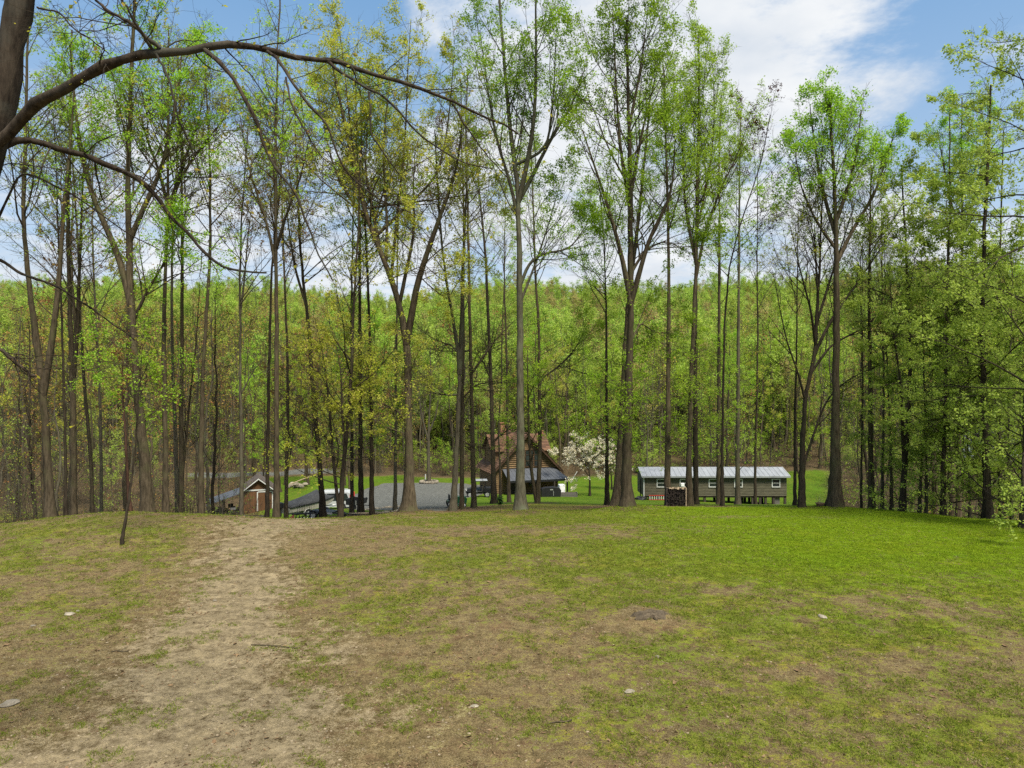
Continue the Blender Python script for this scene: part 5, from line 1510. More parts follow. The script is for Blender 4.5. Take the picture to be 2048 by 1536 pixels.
T('thick tall double trunk with a leafy spire, right of the low-forking tree', 34.5, 25, [(1670, 1018), (1670, 930), (1671, 830), (1672, 720), (1673, 600), (1672, 480), (1670, 380), (1665, 320)], 205, 'tulip', BARK_BROWN, GREEN,
  limbs=[([(1671, 480), (1650, 400), (1635, 330), (1625, 260), (1620, 210)], 9), ([(1671, 460), (1695, 380), (1715, 300), (1722, 220)], 9), ([(1671, 520), (1710, 450), (1750, 390), (1775, 310), (1790, 260)], 9), ([(1671, 500), (1630, 440), (1600, 370), (1590, 300)], 7)],
  cb_row=430, scale=.72, n1=18)
T('straight bare trunk, third from the low-forking tree toward the right wood', 37, 14, [(1743, 1024), (1742, 920), (1741, 800), (1739, 680), (1738, 560), (1740, 450)], 330, 'thin', BARK_BROWN, SOFT, cb_row=560, limbs=[([(1741, 660), (1765, 600), (1800, 540)], 4)])
T('slim stem beside the straight bare trunk at the edge of the right wood', 38, 6, [(1722, 1024), (1723, 900), (1726, 780), (1724, 640)], 470, 'bare', BARK_BROWN, SOFT, cb_row=760)
T('slim grey stem with twiggy sides at the lawn edge of the right wood', 38, 8, [(1764, 1026), (1766, 900), (1768, 780), (1765, 640)], 420, 'bare', BARK_GREY, SOFT, cb_row=760, n1=22)
T('thin stem leaning slightly, left of the trunk that divides in two', 37, 7, [(1783, 1027), (1782, 920), (1778, 820), (1773, 700)], 480, 'bare', BARK_BROWN, SOFT, cb_row=740)
T('dark trunk dividing into two stems above the lawn edge', 34, 13, [(1804, 1029), (1808, 950), (1814, 880), (1818, 800), (1822, 700), (1815, 560)], 330, 'beech', BARK_DARK, SOFT, limbs=[([(1806, 940), (1805, 860), (1802, 760), (1785, 660), (1780, 560)], 8)], cb_row=680, n1=16, scale=.8)
T('thin grey stem among leafy sprays, right wood edge', 36, 7, [(1852, 1030), (1853, 930), (1850, 820), (1846, 700)], 500, 'beech', BARK_GREY, SOFT, cb_row=880, scale=.6, n1=18, low=(10, .1, .6, 2.4, 8))
T('black trunk veiled by pale green layered leaves', 33, 11, [(1886, 1034), (1887, 940), (1889, 830), (1893, 700), (1895, 560), (1900, 420)], 220, 'beech', BARK_DARK, SOFT, cb_row=900, scale=.75, n1=34, low=(14, .06, .5, 2.6, 8))
T('leafy poplar rising to a narrow peak above the right wood', 44, 12, [(1917, 1034), (1918, 900), (1920, 760), (1922, 600), (1925, 450), (1922, 330)], 195, 'tulip', BARK_BROWN, GREEN, cb_row=560, scale=.75,
  limbs=[([(1922, 480), (1900, 400), (1885, 320), (1875, 260)], 7), ([(1923, 470), (1950, 390), (1968, 310), (1975, 230)], 7)])
T('stout black trunk behind drooping leaf sprays near the right edge', 31, 19, [(1975, 1040), (1974, 950), (1970, 850), (1966, 740), (1964, 620), (1968, 480), (1975, 350)], 170, 'beech', BARK_DARK, SOFT, cb_row=880, scale=.85, n1=40, low=(16, .07, .5, 3.0, 8))
T('narrow trunk right of the stout black trunk', 33, 10, [(2001, 1038), (2000, 930), (1998, 800), (1996, 660), (2000, 520)], 260, 'beech', BARK_DARK, SOFT, cb_row=860, scale=.7, n1=26, low=(12, .06, .5, 2.4, 8))
T('dark trunk cut by the right edge of the photo, its crown drooping toward the lawn', 26, 20, [(2052, 1046), (2052, 930), (2055, 780), (2060, 600), (2062, 420), (2062, 240)], -60, 'beech', BARK_DARK, SOFT, cb_row=900, scale=1.0, n1=40, low=(16, .09, .5, 3.0, 8))
T('slender understory tree with low flat sprays, left of the veiled black trunk', 35, 6, [(1838, 1030), (1842, 940), (1850, 840), (1848, 740)], 600, 'beech', BARK_GREY, SOFT, cb_row=965, scale=.75, n1=34, group='leafy understory trees at the right lawn edge')
T('slender understory tree with low flat sprays, between the poplar and the stout black trunk', 34, 6, [(1940, 1036), (1938, 940), (1932, 840), (1936, 740)], 560, 'beech', BARK_GREY, SOFT, cb_row=970, scale=.85, n1=38, group='leafy understory trees at the right lawn edge')
T('slender understory tree with low flat sprays, close to the right edge of the photo', 32, 6, [(2024, 1040), (2020, 940), (2016, 820), (2020, 720)], 520, 'beech', BARK_GREY, SOFT, cb_row=965, scale=.9, n1=40, group='leafy understory trees at the right lawn edge')
T('small dark sapling standing alone on the near lawn beside the track', 22.5, 6.5, [(242, 1103), (247, 1060), (255, 1020), (263, 960), (270, 900), (275, 820), (283, 720)], 640, 'bare', BARK_DARK, LIME, name='sapling', cb_row=900, n1=9, scale=.4, group=None, cat='sapling')
for o in COL.objects:
    if o.name == 'sapling' and 'group' in o: del o['group']

# ---- the near tree at the left edge, with its arching limbs
def near_tree():
    rng = np.random.default_rng(77)
    d = 8.0
    base = Vector((-8.6, d + .2, H(-8.6, d + .2)))
    root = empty('tree', base)
    tag(root, 'near leaning tree at the top left corner whose long limbs arch over the whole lawn', 'tree')
    b = np.array(base)
    def wood(nm, pts, r0, r1, k, S=26, par=root, fl=0, bk=BARK_LIMB):
        P = smooth_path(pts, S) - b
        h = np.linspace(0, 1, S)
        R = r0 + (r1 - r0) * h ** .8 + fl * np.exp(-(P[:, 2] - P[0, 2]) / .5)
        kn = rng.normal(size=(S, 3)) * min(.035, r0 * .45); kn[1:-1] = (kn[:-2] + 2 * kn[1:-1] + kn[2:]) / 4; kn[0] = 0
        P = P + kn; R = R * (1 + np.clip(rng.normal(size=S) * .09, -.12, .25))
        v, q = tubes(P[None], R[None], k)
        c = np.repeat(P, k, axis=0)
        v = c + (v - c) * (1 + (rng.random((len(v), 1)) - .5) * .12)
        o = link(bpy.data.objects.new(nm, np_mesh(nm, v, [q], bk, True)), par)
        return o, P, R
    U = lambda px, row, dd=0: np.array(up(px, row, d + dd))
    wood('trunk', [b - [0, 0, .3], b + [.35, 0, 1.8], b + [.9, -.1, 3.6], U(-95, 560, .1), U(-45, 400), U(-5, 250), U(22, 110), U(45, -20), U(80, -220, .2), U(150, -460, .3)], .29, .10, 14, 40, root, .12)
    W = lambda w, dd=0: w / 2 / FPX * (d + dd)
    limb_specs = [
     ([(-30, 320, 0), (20, 262, -.1), (70, 212, -.2), (120, 180, -.3), (170, 158, -.4), (230, 128, -.5), (300, 104, -.5), (400, 93, -.4), (500, 94, -.3), (580, 103, -.1), (650, 120, .1), (720, 142, .2), (800, 160, .4), (860, 178, .5), (905, 208, .6), (940, 222, .7), (990, 252, .8), (1040, 270, .9)], 30, 5),
     ([(-45, 335, 0), (0, 292, .1), (40, 280, .2), (85, 284, .3), (140, 300, .4), (200, 322, .5), (250, 345, .5), (300, 378, .6), (340, 430, .6), (385, 478, .7), (430, 525, .7), (480, 551, .8), (530, 545, .9)], 20, 5),
     ([(405, 95, -.4), (440, 122, -.5), (462, 150, -.6), (490, 190, -.6), (513, 240, -.6), (530, 300, -.5), (560, 352, -.5), (592, 380, -.4), (605, 425, -.4), (622, 470, -.3), (640, 520, -.3), (665, 560, -.2)], 11, 3),
     ([(535, 103, -.3), (560, 122, -.5), (578, 160, -.7), (620, 210, -.8), (662, 255, -.8), (678, 330, -.8), (720, 370, -.7), (760, 402, -.7), (820, 425, -.6)], 8, 2.5),
     ([(572, 155, -.7), (580, 200, -.9), (590, 225, -1), (615, 270, -1), (640, 310, -1), (680, 345, -1)], 5, 2),
     ([(655, 122, .1), (690, 150, -.1), (720, 170, -.2), (745, 182, -.3), (770, 190, -.3), (800, 225, -.3), (835, 268, -.3), (880, 300, -.2), (930, 325, -.2), (985, 340, -.1)], 8, 2.5),
     ([(738, 185, -.3), (742, 220, -.4), (740, 262, -.4), (765, 305, -.5), (800, 350, -.5)], 6, 2.5),
     ([(905, 208, .6), (930, 250, .5), (965, 300, .5), (1000, 340, .5), (1030, 375, .6)], 6, 2),
     ([(320, 96, -.5), (285, 68, -.6), (250, 40, -.6), (210, 18, -.6), (170, -20, -.5)], 10, 5),
     ([(303, 100, -.5), (280, 60, -.7), (262, 30, -.8), (240, -10, -.9)], 8, 4),
     ([(312, 108, -.5), (335, 150, -.7), (350, 200, -.8), (358, 240, -.8), (380, 290, -.7), (400, 350, -.6), (420, 400, -.5)], 6, 2),
     ([(-20, 480, .4), (40, 340, .4), (90, 360, .5), (150, 390, .6), (205, 430, .7), (260, 470, .8), (320, 500, .9)], 7, 2.5),
     ([(0, 520, .5), (45, 550, .5), (100, 565, .6), (160, 600, .7), (215, 640, .8), (270, 680, .9)], 8, 3),
     ([(-20, 690, .2), (0, 698, .2), (30, 722, .2), (66, 755, .3)], 9, 7),
     ([(75, 15, -.2), (120, 25, -.3), (150, 60, -.4), (190, 85, -.4), (215, 105, -.4)], 5, 2.5),
     ([(-60, 470, .2), (0, 325, .5), (60, 330, .6), (130, 340, .8), (200, 352, .9)], 5, 2),
    ]
    stems = []
    for pts, w0, w1 in limb_specs:
        o, P, R = wood('limb', [U(*p) for p in pts], W(w0 * .84), W(w1 * .8), 8, 30, root, 0, BARK_LIMB)
        stems.append((P, R, w0))
    parts = []
    for P, R, w0 in stems:
        n = 20 if w0 > 15 else 11
        B1, R1, _ = spawn(rng, P[None], R[None], n, .2, .98, lambda t, pi: 1.15 - .4 * t, .85, 8, -.02, .22, .35, .0035, .3)
        l1 = np.linalg.norm(B1[:, -1] - B1[:, 0], axis=1)
        B2, R2, _ = spawn(rng, B1, R1, 5, .2, 1, lambda t, pi: .12 + l1[pi] * .38, .8, 5, -.01, .22, .6, .002, .2)
        parts += [(*tubes(B1, R1, 4), 0), (*tubes(B2, R2, 3), 0), (*leaves(rng, B2, 2, .045, .012, .5, .40, .4), 1)]
    v, f, i = arr(parts)
    link(bpy.data.objects.new('crown', np_mesh('crown', v, f, [BARK_DARK, GOLD], i == 0, i)), root)
near_tree()

# ---------------------------------------------------------------- the wood behind: kinds grown once, then copied tree by tree
def grown(rng, h, r, K, bk, lf, cb, scale, n1, lean=.03, fork=False, low=None):
    S = 22
    z = np.linspace(-.3, h, S)
    wob = np.cumsum(rng.normal(size=(S, 2)) * h * .0045, axis=0) + np.outer(z, rng.normal(size=2) * lean)
    P = np.c_[wob - wob[0], z]
    R = taper(P, r, .35, .12)
    v, q = tubes(P[None], R[None], 7)
    tm = np_mesh('trunk', v, [q], bk, True)
    stems = [(P, R, cb, 1.0)]
    cm = crown_mesh(rng, 'crown', stems, K, bk, lf, scale=scale, n1=n1, low=low)
    return tm, cm
KINDS_.update({
 'w_green': dict(n1=20, L=3.4, ang=.75, n2=5, n3=4, lf=20, ls=.125, keep=.95, trop=.03, jit=.16),
 'w_soft': dict(n1=22, L=3.6, ang=.95, n2=5, n3=4, lf=20, ls=.115, keep=.9, trop=.0, jit=.14),
 'w_bare': dict(n1=26, L=3.2, ang=.8, n2=8, n3=5, lf=1, ls=.12, keep=.5, trop=.04, jit=.08),
 'w_rust': dict(n1=22, L=3.0, ang=.8, n2=6, n3=3, lf=3, ls=.15, keep=.8, trop=.04, jit=.12),
 'h_tree': dict(n1=12, L=5.0, ang=.85, n2=5, n3=3, lf=18, ls=.30, keep=1, trop=.04, jit=.5),
 'h_low': dict(n1=14, L=3.6, ang=1.0, n2=4, n3=2, lf=12, ls=.22, keep=.8, trop=.03, jit=.3),
 'h_bare': dict(n1=14, L=4.0, ang=.7, n2=5, n3=3, lf=1, ls=.35, keep=.7, trop=.05, jit=.25),
})
WOOD = {}
for nm, h, r, K, bk, lf, cb, sc_, n1, low in [
    ('lime', 19, .17, 'w_green', BARK_BROWN, LIME, .42, 1.0, 20, (8, .2, .45, 2.0, 6)),
    ('green', 22, .20, 'w_green', BARK_DARK, GREEN, .5, 1.05, 22, None),
    ('soft', 14, .11, 'w_soft', BARK_GREY, SOFT, .2, 1.0, 26, None),
    ('olive', 17, .15, 'w_soft', BARK_BROWN, OLIVE, .4, 1.0, 20, None),
    ('bare', 18, .14, 'w_bare', BARK_GREY, SOFT, .35, 1.0, 26, (10, .08, .4, 1.8, 0)),
    ('bare_dark', 15, .11, 'w_bare', BARK_DARK, OLIVE, .25, .9, 24, None),
    ('rust', 16, .13, 'w_rust', BARK_BROWN, RUST, .35, .9, 22, None),
    ('young', 8, .05, 'w_soft', BARK_DARK, LIME, .25, .55, 18, None),
    ('twiggy', 7, .045, 'w_bare', BARK_GREY, SOFT, .12, .55, 22, None)]:
    WOOD[nm] = grown(np.random.default_rng(hash_ := sum(map(ord, nm)) * 31), h, r, K, bk, lf, cb, sc_, n1, low=low)

WOOD_LABEL = {
 'lime': 'tall lime-green tree', 'green': 'tall fresh green tree', 'soft': 'small pale green tree',
 'olive': 'olive-yellow tree', 'bare': 'grey nearly bare tree', 'bare_dark': 'slim dark bare tree',
 'rust': 'tree budding russet brown', 'young': 'bright-leaved sapling', 'twiggy': 'low leafless grey sapling'}
_rw = np.random.default_rng(5)
placed = [(o.location.x, o.location.y) for o in COL.objects if o.get('category') in ('tree', 'house', 'shed')]
AVOID = [(1.6, 87, 9), (20.4, 73, 9.5), (14.5, 73, 6), (26, 73, 6), (-27.5, 77, 7.5), (-12, 64, 8), (-31, 76, 5)]
def free(x, y, gap):
    for ax, ay, r in AVOID:
        if (x - ax) ** 2 + (y - ay) ** 2 < r * r: return False
    return all((x - px) ** 2 + (y - py) ** 2 > gap * gap for px, py in placed)

def plant(region, n, a0, a1, d0, d1, kinds, gap=1.6, s0=.8, s1=1.2):
    got = tries = 0
    while got < n and tries < n * 40:
        tries += 1
        a = _rw.uniform(a0, a1); y = math.sqrt(_rw.uniform(d0 * d0, d1 * d1)); x = a * y
        if not free(x, y, gap): continue
        k = kinds[int(_rw.integers(len(kinds)))]
        placed.append((x, y))
        root = empty('tree' if k not in ('young', 'twiggy') else 'sapling', (x, y, H(x, y)), _rw.uniform(0, 6.28))
        s = _rw.uniform(s0, s1)
        root.scale = (s, s, s * _rw.uniform(.9, 1.12))
        tag(root, WOOD_LABEL[k] + ' ' + region, 'tree' if k not in ('young', 'twiggy') else 'sapling', region[0:1].upper() * 0 + 'background trees ' + region)
        BG.append((root, k, region, x / y * FPX + CX, y))
        for m in WOOD[k]:
            link(bpy.data.objects.new(m.name, m), root)
        got += 1
plant('in the wood on the left', 56, -.80, -.375, 33, 100, ['bare', 'bare', 'bare', 'bare_dark', 'bare_dark', 'rust', 'rust', 'olive', 'soft', 'twiggy', 'twiggy', 'twiggy', 'twiggy'], 1.7)
plant('between the shed and the boat', 9, -.37, -.22, 84, 104, ['bare', 'bare_dark', 'olive', 'lime', 'rust'], 2.2, .7, 1.0)
plant('beyond the gravel yard', 34, -.36, .02, 104, 134, ['bare', 'bare', 'olive', 'lime', 'rust', 'green', 'twiggy', 'soft'], 2.2)
plant('behind the log house and mobile home', 44, .02, .44, 102, 134, ['bare', 'bare', 'green', 'lime', 'lime', 'soft', 'olive', 'twiggy', 'bare_dark'], 2.2)
plant('in the wood on the right', 56, .455, .84, 38, 98, ['bare', 'bare_dark', 'bare_dark', 'green', 'soft', 'soft', 'lime', 'olive', 'twiggy', 'twiggy'], 1.7)

by = {}
for root, k, region, px, y in BG:
    lm = min(LANDMARK, key=lambda q: abs(q[0] - px))
    side = 'left of' if px < lm[0] - 4 else ('right of' if px > lm[0] + 4 else 'behind')
    by.setdefault((k, side, lm[1]), []).append((y, root, region))
for (k, side, lm), lst in by.items():
    lst.sort(key=lambda q: q[0])
    for i, (y, root, region) in enumerate(lst):
        rank = '' if len(lst) == 1 else (['nearer ', 'farther '][i] if len(lst) == 2 else ['nearest ', 'second nearest ', 'third nearest ', 'fourth nearest ', 'fifth nearest ', 'sixth nearest '][min(i, 5)])
        root['label'] = rank + WOOD_LABEL[k] + ' in the wood ' + side + ' ' + lm

# ---- the small trees near the houses
KINDS_['dogwood'] = dict(n1=12, L=3.4, ang=1.25, n2=7, n3=4, lf=11, ls=.12, keep=1.0, trop=.010, jit=.09, flat=.8)
T('white-blossomed dogwood spreading flat layers of flower right of the log house', 81, 5, [(1180, 992), (1179, 950), (1176, 920), (1168, 890), (1165, 872)], None, 'dogwood', BARK_DARK, BLOSSOM, name='dogwood',
  limbs=[([(1178, 940), (1160, 915), (1135, 905), (1112, 900)], 3), ([(1177, 930), (1200, 905), (1222, 895), (1245, 888)], 3), ([(1179, 955), (1165, 935), (1140, 925)], 2.5)], cb_row=930, n1=16, scale=.95, group=None, cat='flowering tree')
T('smaller white-flowering tree low behind the trunk right of the dogwood', 90, 4, [(1224, 968), (1222, 940), (1216, 915), (1214, 895)], None, 'dogwood', BARK_DARK, BLOSSOM, name='dogwood', cb_row=955, n1=20, scale=.8, group=None, cat='flowering tree')
T('lone grey tree growing in the low ring of stones', 95, 9, [(858, 966), (857, 920), (857, 870), (859, 820), (862, 770)], 690, 'thin', BARK_GREY, SOFT, limbs=[([(857, 880), (845, 840), (838, 790), (835, 740)], 5), ([(858, 870), (872, 830), (880, 780)], 5)], cb_row=850, n1=18, scale=.8, group=None)
def seedling():
    rng = np.random.default_rng(3); p = at(1001, 33)
    root = empty('sapling', p); tag(root, 'knee-high spruce seedling with a dark tuft standing left of the pale grey trunk', 'sapling')
    MB().bar((0, 0, -.05), (.01, 0, .62), .012, 6, .006).build('trunk', BARK_DARK, root)
    P = np.stack([np.zeros((40, 3)) + np.c_[np.zeros((40, 2)), rng.uniform(.36, .72, 40)], np.zeros((40, 3))], 1)
    P[:, 1] = P[:, 0] + norm(np.c_[rng.normal(size=(40, 2)), rng.uniform(.2, .6, 40)]) * .16
    v, q = tubes(P, np.full((40, 2), .004), 3); v2, q2 = leaves(rng, P, 8, .07, .01, .1)
    vv, f, i = arr([(v, q, 0), (v2, q2, 1)])
    link(bpy.data.objects.new('crown', np_mesh('crown', vv, f, [BARK_DARK, NEEDLE], False, i)), root)
NEEDLE = leafy('needle', [(.015, .04, .012), (.025, .06, .018), (.035, .075, .02)], .2)
seedling()
for o in COL.objects:
    if o.get('group') == 'None': del o['group']

# ---------------------------------------------------------------- what nobody could count: far wood, grass, litter
def scatter(name, pts, rots, scales, which, protos, kind='stuff'):
    """one object: a cloud of points, each carrying one of the small source meshes"""
    n = len(pts)
    me = bpy.data.meshes.new(name)
    me.vertices.add(n)
    me.vertices.foreach_set('co', np.asarray(pts, np.float32).ravel())
    for an, ty, ar, fld in (('rot', 'FLOAT_VECTOR', rots, 'vector'), ('scl', 'FLOAT_VECTOR', scales, 'vector'), ('pick', 'INT', which, 'value')):
        a = me.attributes.new(an, ty, 'POINT')
        a.data.foreach_set(fld, np.asarray(ar, np.int32 if ty == 'INT' else np.float32).ravel())
    me.update()
    o = link(bpy.data.objects.new(name, me))
    tag(o, kind=kind)
    src = bpy.data.collections.new(name + '_source')
    for k, m in enumerate(protos):
        src.objects.link(bpy.data.objects.new('%s_source_%02d' % (name, k), m))
    ng = bpy.data.node_groups.new(name, 'GeometryNodeTree')
    ng.interface.new_socket('Geometry', in_out='INPUT', socket_type='NodeSocketGeometry')
    ng.interface.new_socket('Geometry', in_out='OUTPUT', socket_type='NodeSocketGeometry')
    N, L = ng.nodes, ng.links
    gi, go = N.new('NodeGroupInput'), N.new('NodeGroupOutput')
    iop = N.new('GeometryNodeInstanceOnPoints')
    ci = N.new('GeometryNodeCollectionInfo')
    ci.inputs['Collection'].default_value = src
    ci.inputs['Separate Children'].default_value = True
    ci.inputs['Reset Children'].default_value = True
    def attr(nm, ty):
        a = N.new('GeometryNodeInputNamedAttribute'); a.data_type = ty
        a.inputs['Name'].default_value = nm
        return a.outputs['Attribute']
    L.new(gi.outputs[0], iop.inputs['Points'])
    L.new(ci.outputs[0], iop.inputs['Instance'])
    iop.inputs['Pick Instance'].default_value = True
    L.new(attr('pick', 'INT'), iop.inputs['Instance Index'])
    e2r = N.new('FunctionNodeEulerToRotation')
    L.new(attr('rot', 'FLOAT_VECTOR'), e2r.inputs[0])
    L.new(e2r.outputs[0], iop.inputs['Rotation'])
    L.new(attr('scl', 'FLOAT_VECTOR'), iop.inputs['Scale'])
    L.new(iop.outputs[0], go.inputs[0])
    md_ = o.modifiers.new('scatter', 'NODES'); md_.node_group = ng
    return o

rs = np.random.default_rng(11)
# far wood: low trees in many tones
def far_tree(seed, h, K, bk, lf, cb, sc_, n1):
    rng = np.random.default_rng(seed)
    S = 10
    z = np.linspace(-.6, h, S)
    P = np.c_[np.cumsum(rng.normal(size=(S, 2)) * h * .008, axis=0), z]
    R = taper(P, h * .0105, .2, .1)
    stems = [(P, R, cb, 1.0)]
    v, q = tubes(P[None], R[None], 5)
    cm = crown_mesh(rng, 'far_tree', stems, K, bk, lf, scale=sc_, n1=n1)
    vv = np.empty(len(cm.vertices) * 3, np.float32); cm.vertices.foreach_get('co', vv)
    ff = np.empty(len(cm.loops), np.int32); cm.loops.foreach_get('vertex_index', ff)
    mi = np.empty(len(cm.polygons), np.int32); cm.polygons.foreach_get('material_index', mi)
    V2, F2, I2 = arr([(vv.reshape(-1, 3), ff.reshape(-1, 4), 0)])
    I2 = np.concatenate([mi, np.zeros(len(q), int)])
    return np_mesh('far_tree', np.concatenate([V2, v]), [np.concatenate([F2[0], q + len(V2)])], [bk, lf], False, I2)
FAR = [far_tree(1, 17, 'h_tree', BARK_GREY, HILL_LIME, .35, 1.0, 12), far_tree(2, 19, 'h_tree', BARK_BROWN, HILL_GREEN, .4, 1.0, 12),
       far_tree(3, 16, 'h_tree', BARK_GREY, HILL_TAN, .35, 1.0, 12), far_tree(4, 18, 'h_tree', BARK_GREY, SOFT, .35, 1.05, 13),
       far_tree(5, 17, 'h_bare', BARK_GREY, OLIVE, .3, 1.0, 16), far_tree(6, 17, 'h_bare', BARK_GREY, RUST, .3, 1.0, 16),
       far_tree(7, 15, 'h_tree', BARK_GREY, HILL_LIME, .3, .9, 11),
       far_tree(8, 7, 'h_low', BARK_GREY, SOFT, .12, .55, 14), far_tree(9, 6, 'h_low', BARK_GREY, GREEN, .12, .5, 14)]
nF = 13500
a = rs.uniform(-.98, .98, nF); y = np.where(rs.random(nF) < .3, np.sqrt(rs.uniform(122 ** 2, 230 ** 2, nF)), np.sqrt(rs.uniform(126 ** 2, 560 ** 2, nF))); x = a * y
nL = 3600                                   # low brush trees along the foot of the hill
a2 = rs.uniform(-.9, .9, nL); y2 = np.sqrt(rs.uniform(104 ** 2, 205 ** 2, nL)); x2 = a2 * y2
okl = (masks(x2, y2)[5] > .7) & (masks(x2, y2)[3] < .1) & ((x2 - 76) ** 2 + (y2 - 112) ** 2 > 60)
x = np.r_[x, x2[okl]]; y = np.r_[y, y2[okl]]; lowm = np.r_[np.zeros(nF, bool), np.ones(okl.sum(), bool)]; nF = len(x)
keep = np.ones(nF, bool)
tone = fnoise(x, y, 55, 71, 3); upz = np.clip((y - 150) / 160, 0, 1)
pick = np.zeros(nF, int)
r_ = rs.random(nF)
for i in range(nF):
    if r_[i] > .42 + .42 * upz[i] + (tone[i] - .5) * .5: pick[i] = [4, 4, 4, 5, 7, 7, 8][int(rs.integers(7))]
    else: pick[i] = [2, 0, 1, 6, 3, 0, 2][int(np.clip(tone[i] * 1.6 - .3 + rs.normal() * .18, 0, .999) * 7)]
pick[lowm] = np.where(x[lowm] < -18, rs.choice([4, 4, 5, 5, 7], lowm.sum()), rs.choice([7, 7, 8, 4, 5], lowm.sum()))
low_left = (x / y < -.2) & (y < 215) & (rs.random(nF) < .75)      # the left foot of the hill is still bare
pick[low_left & ~lowm] = rs.choice([4, 4, 5], int((low_left & ~lowm).sum()))
s = np.where(lowm, rs.uniform(.35, .85, nF), rs.uniform(.6, 1.3, nF))
near = np.array([free(px, py, 2.0) for px, py in zip(x, y)]) if False else keep
rot = np.c_[rs.normal(size=nF) * .03, rs.normal(size=nF) * .03, rs.uniform(0, 6.28, nF)]
scatter('far_woodland', np.c_[x, y, height(x, y)], rot, np.c_[s, s, s * rs.uniform(.85, 1.1, nF)], pick, FAR)

# undergrowth: twiggy brush on the wood floor, nearer than the far wood
def brush(seed, bk, lf, leaf):
    rng = np.random.default_rng(seed)
    M = 9
    org = np.c_[rng.normal(size=(M, 2)) * .25, np.full(M, -.05)]
    d = norm(np.c_[rng.normal(size=(M, 2)) * .45, np.ones(M)])
    t = np.linspace(0, 1, 5)[None, :, None] * rng.uniform(.8, 2.2, M)[:, None, None]
    P = org[:, None, :] + d[:, None, :] * t + rng.normal(size=(M, 5, 3)) * .04
    R = np.full((M, 5), .008)
    B, RB, _ = spawn(rng, P, R, 5, .25, 1, lambda t, pi: .8 - .4 * t, .7, 4, .03, .15, .7, .005)
    parts = [(*tubes(P, R, 3), 0), (*tubes(B, RB, 3), 0)]
    if leaf: parts.append((*leaves(rng, B, leaf, .12, .06, .3, .8), 1))
    v, f, i = arr(parts)
    return np_mesh('brush', v, f, [bk, lf], False, i)
BR = [brush(1, BARK_GREY, SOFT, 0), brush(2, BARK_BROWN, RUST, 1), brush(3, BARK_GREY, GREEN, 3), brush(4, BARK_DARK, SOFT, 2)]
nB = 9000
a = rs.uniform(-.85, .85, nB); y = np.sqrt(rs.uniform(33 ** 2, 150 ** 2, nB)); x = a * y
wv = masks(x, y); ok = (wv[5] > .5) & (wv[3] < .2) & (rs.random(nB) < .35 + .65 * fnoise(x, y, 8, 91))
for ax, ay, r in AVOID: ok &= (x - ax) ** 2 + (y - ay) ** 2 > (r * .8) ** 2
x, y = x[ok], y[ok]; n = len(x)
s = rs.uniform(.5, 1.25, n)
scatter('undergrowth', np.c_[x, y, height(x, y)], np.c_[0 * x, 0 * x, rs.uniform(0, 6.28, n)], np.c_[s, s, s], np.where(x < -10, rs.choice(4, n, p=[.6, .3, .03, .07]), rs.choice(4, n, p=[.35, .2, .25, .2])), BR)

# grass tufts, straw, fallen leaves and pebbles on the near ground
def tuft(seed, n, h, spread, w, mat):
    rng = np.random.default_rng(seed)
    o = np.c_[rng.normal(size=(n, 2)) * spread, np.zeros(n)]
    d = norm(np.c_[rng.normal(size=(n, 2)) * .55, np.ones(n) * .8])
    hh = (h * rng.uniform(.5, 1.2, n))[:, None]
    sdir = norm(np.cross(d, rng.normal(size=(n, 3)))) * (w / 2)
    tip = o + d * hh + np.c_[d[:, :2] * hh * .5, -.2 * hh]
    mid = o + d * hh * .55
    v = np.stack([o - sdir, o + sdir, mid + sdir * .8, tip, mid - sdir * .8], 1).reshape(-1, 3)
    k = np.arange(n)[:, None] * 5
    return np_mesh('tuft', v, [k + np.array([[0, 1, 2, 4]]), k + np.array([[4, 2, 3]])], mat)
GRASS_M = leafy('grass_blade', [(.06, .10, .008), (.10, .15, .012), (.15, .195, .02), (.23, .235, .05)], .3)
GRASS_L = leafy('grass_lush', [(.10, .17, .005), (.14, .225, .007), (.18, .27, .012), (.23, .29, .025)], .3)
STRAW_M = leafy('straw_blade', [(.16, .125, .07), (.24, .195, .115), (.30, .25, .155), (.19, .135, .08)], .2)
LEAF_M = leafy('fallen_leaf', [(.05, .028, .014), (.115, .062, .03), (.19, .12, .062), (.30, .22, .13), (.10, .042, .018), (.23, .16, .092), (.07, .04, .022)], .15)
TU = [tuft(k, 14, .068, .05, .0075, GRASS_M) for k in range(3)] + [tuft(20 + k, 16, .06, .05, .0065, GRASS_L) for k in range(3)]
ST = [tuft(10 + k, 9, .04, .06, .006, STRAW_M) for k in range(3)]
def fallen(seed):
    rng = np.random.default_rng(seed)
    a_ = np.array([[-.5, 0, .02], [-.2, .28, .10], [.15, .3, .06], [.5, 0, .02 + rng.uniform(0, .2)], [.15, -.3, .05], [-.2, -.28, .12], [0, 0, 0]]) * [.09, .08, .09]
    a_ += rng.normal(size=a_.shape) * .006
    return np_mesh('fallen_leaf', a_, [np.array([[0, 1, 6], [1, 2, 6], [2, 3, 6], [3, 4, 6], [4, 5, 6], [5, 0, 6]])], LEAF_M)
LV = [fallen(k) for k in range(5)]

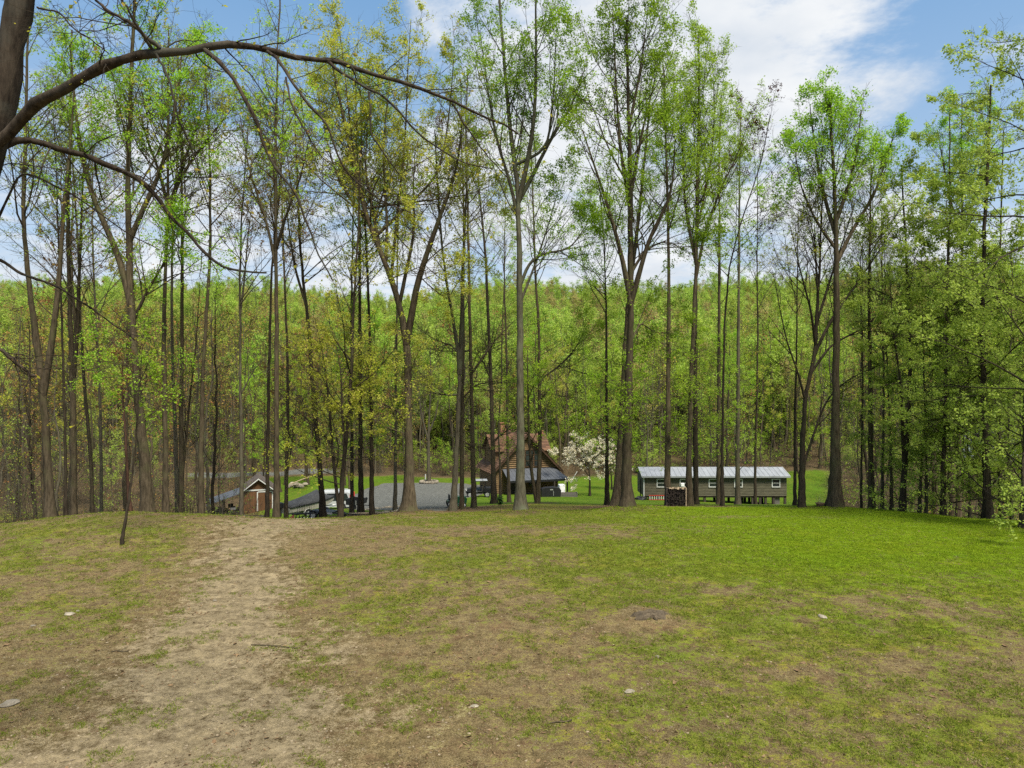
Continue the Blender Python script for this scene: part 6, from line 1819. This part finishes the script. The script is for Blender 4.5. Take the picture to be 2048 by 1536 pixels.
def strew(n, y0, y1, seed):
    r = np.random.default_rng(seed)
    y = y0 + (y1 - y0) * r.random(n) ** .9
    x = r.uniform(-1, 1, n) * (y * .80 + 3.0)
    return r, x, y
r, x, y = strew(230000, 7.5, 36, 101)
g, dm, lt, gv, lu, wd = masks(x, y)
fn = fnoise(x, y, .45, 201, 3)
p = np.clip(g * 1.3 - .16 + (fn - .5) * 2.4, 0, 1) * np.clip(1.15 - (y - 8) / 60, .35, 1)
ok = r.random(len(x)) < p
x, y, lu = x[ok], y[ok], lu[ok]; n = len(x)
s = np.clip(np.exp(r.normal(size=n) * .33) * .85, .4, 2.0) * np.clip(.85 + lu * .2, .6, 1.1)
pk = np.where(r.random(n) < lu, 3, 0) + r.integers(0, 3, n)
scatter('grass', np.c_[x, y, height(x, y) - .004], np.c_[0 * x, 0 * x, r.uniform(0, 6.28, n)], np.c_[s, s, s], pk, TU)
r, x, y = strew(70000, 7.5, 33, 102)
g, dm, lt, gv, lu, wd = masks(x, y)
ok = r.random(len(x)) < np.clip(1.0 - g * .75 - dm * .62, .05, 1) * .8
x, y = x[ok], y[ok]; n = len(x); s = r.uniform(.6, 1.4, n)
scatter('dead_grass', np.c_[x, y, height(x, y) - .006], np.c_[0 * x, 0 * x, r.uniform(0, 6.28, n)], np.c_[s, s, s * .8], r.integers(0, 3, n), ST)
r, x, y = strew(130000, 7.5, 44, 103)
g, dm, lt, gv, lu, wd = masks(x, y)
fn = fnoise(x, y, .8, 301, 3)
ok = r.random(len(x)) < np.clip(.16 + .9 * lt + .55 * np.clip((.9 - g) * (fn - .50) * 12, 0, 1) - dm * .28 - lu * .12, .015, 1)
x, y = x[ok], y[ok]; n = len(x); s = np.clip(np.exp(r.normal(size=n) * .45) * .38, .15, 1.5)
scatter('fallen_leaves', np.c_[x, y, height(x, y) + .008], np.c_[r.normal(size=n) * .35, r.normal(size=n) * .35, r.uniform(0, 6.28, n)], np.c_[s, s * r.uniform(.4, 1.1, n), s], r.integers(0, 5, n), LV)
PEBBLE = surf('pebble_stone', (.15, .115, .07), (.30, .24, .155), 9, .9, vary=.35)
PB = []
for k in range(3):
    q = MB().rough((0, 0, 0), (.02, .015, .009), random.Random(k), 6, 3)
    me = bpy.data.meshes.new('pebble'); me.from_pydata(q.v, [], q.f); me.materials.append(PEBBLE); PB.append(me)
r, x, y = strew(24000, 7.5, 30, 104)
g, dm, lt, gv, lu, wd = masks(x, y)
ok = r.random(len(x)) < np.clip(.12 + dm * .9 - lu * .1, .02, 1)
x, y = x[ok], y[ok]; n = len(x); s = r.uniform(.35, 1.6, n)
scatter('pebbles', np.c_[x, y, height(x, y)], np.c_[0 * x, 0 * x, r.uniform(0, 6.28, n)], np.c_[s, s, s], r.integers(0, 3, n), PB)
TW = []
for k in range(3):
    rr = random.Random(40 + k)
    q = MB().tube([(-.12, 0, .008), (-.03, rr.uniform(-.02, .02), .012), (.06, rr.uniform(-.03, .03), .008), (.14, 0, .012)], .0035, 4)
    me = bpy.data.meshes.new('twig'); me.from_pydata(q.v, [], q.f); me.materials.append(BARK_BROWN); TW.append(me)
r, x, y = strew(1500, 7.5, 32, 105)
n = len(x); s = r.uniform(.25, .9, n)
scatter('fallen_twigs', np.c_[x, y, height(x, y)], np.c_[0 * x, 0 * x, r.uniform(0, 6.28, n)], np.c_[s, s, s], r.integers(0, 3, n), TW)
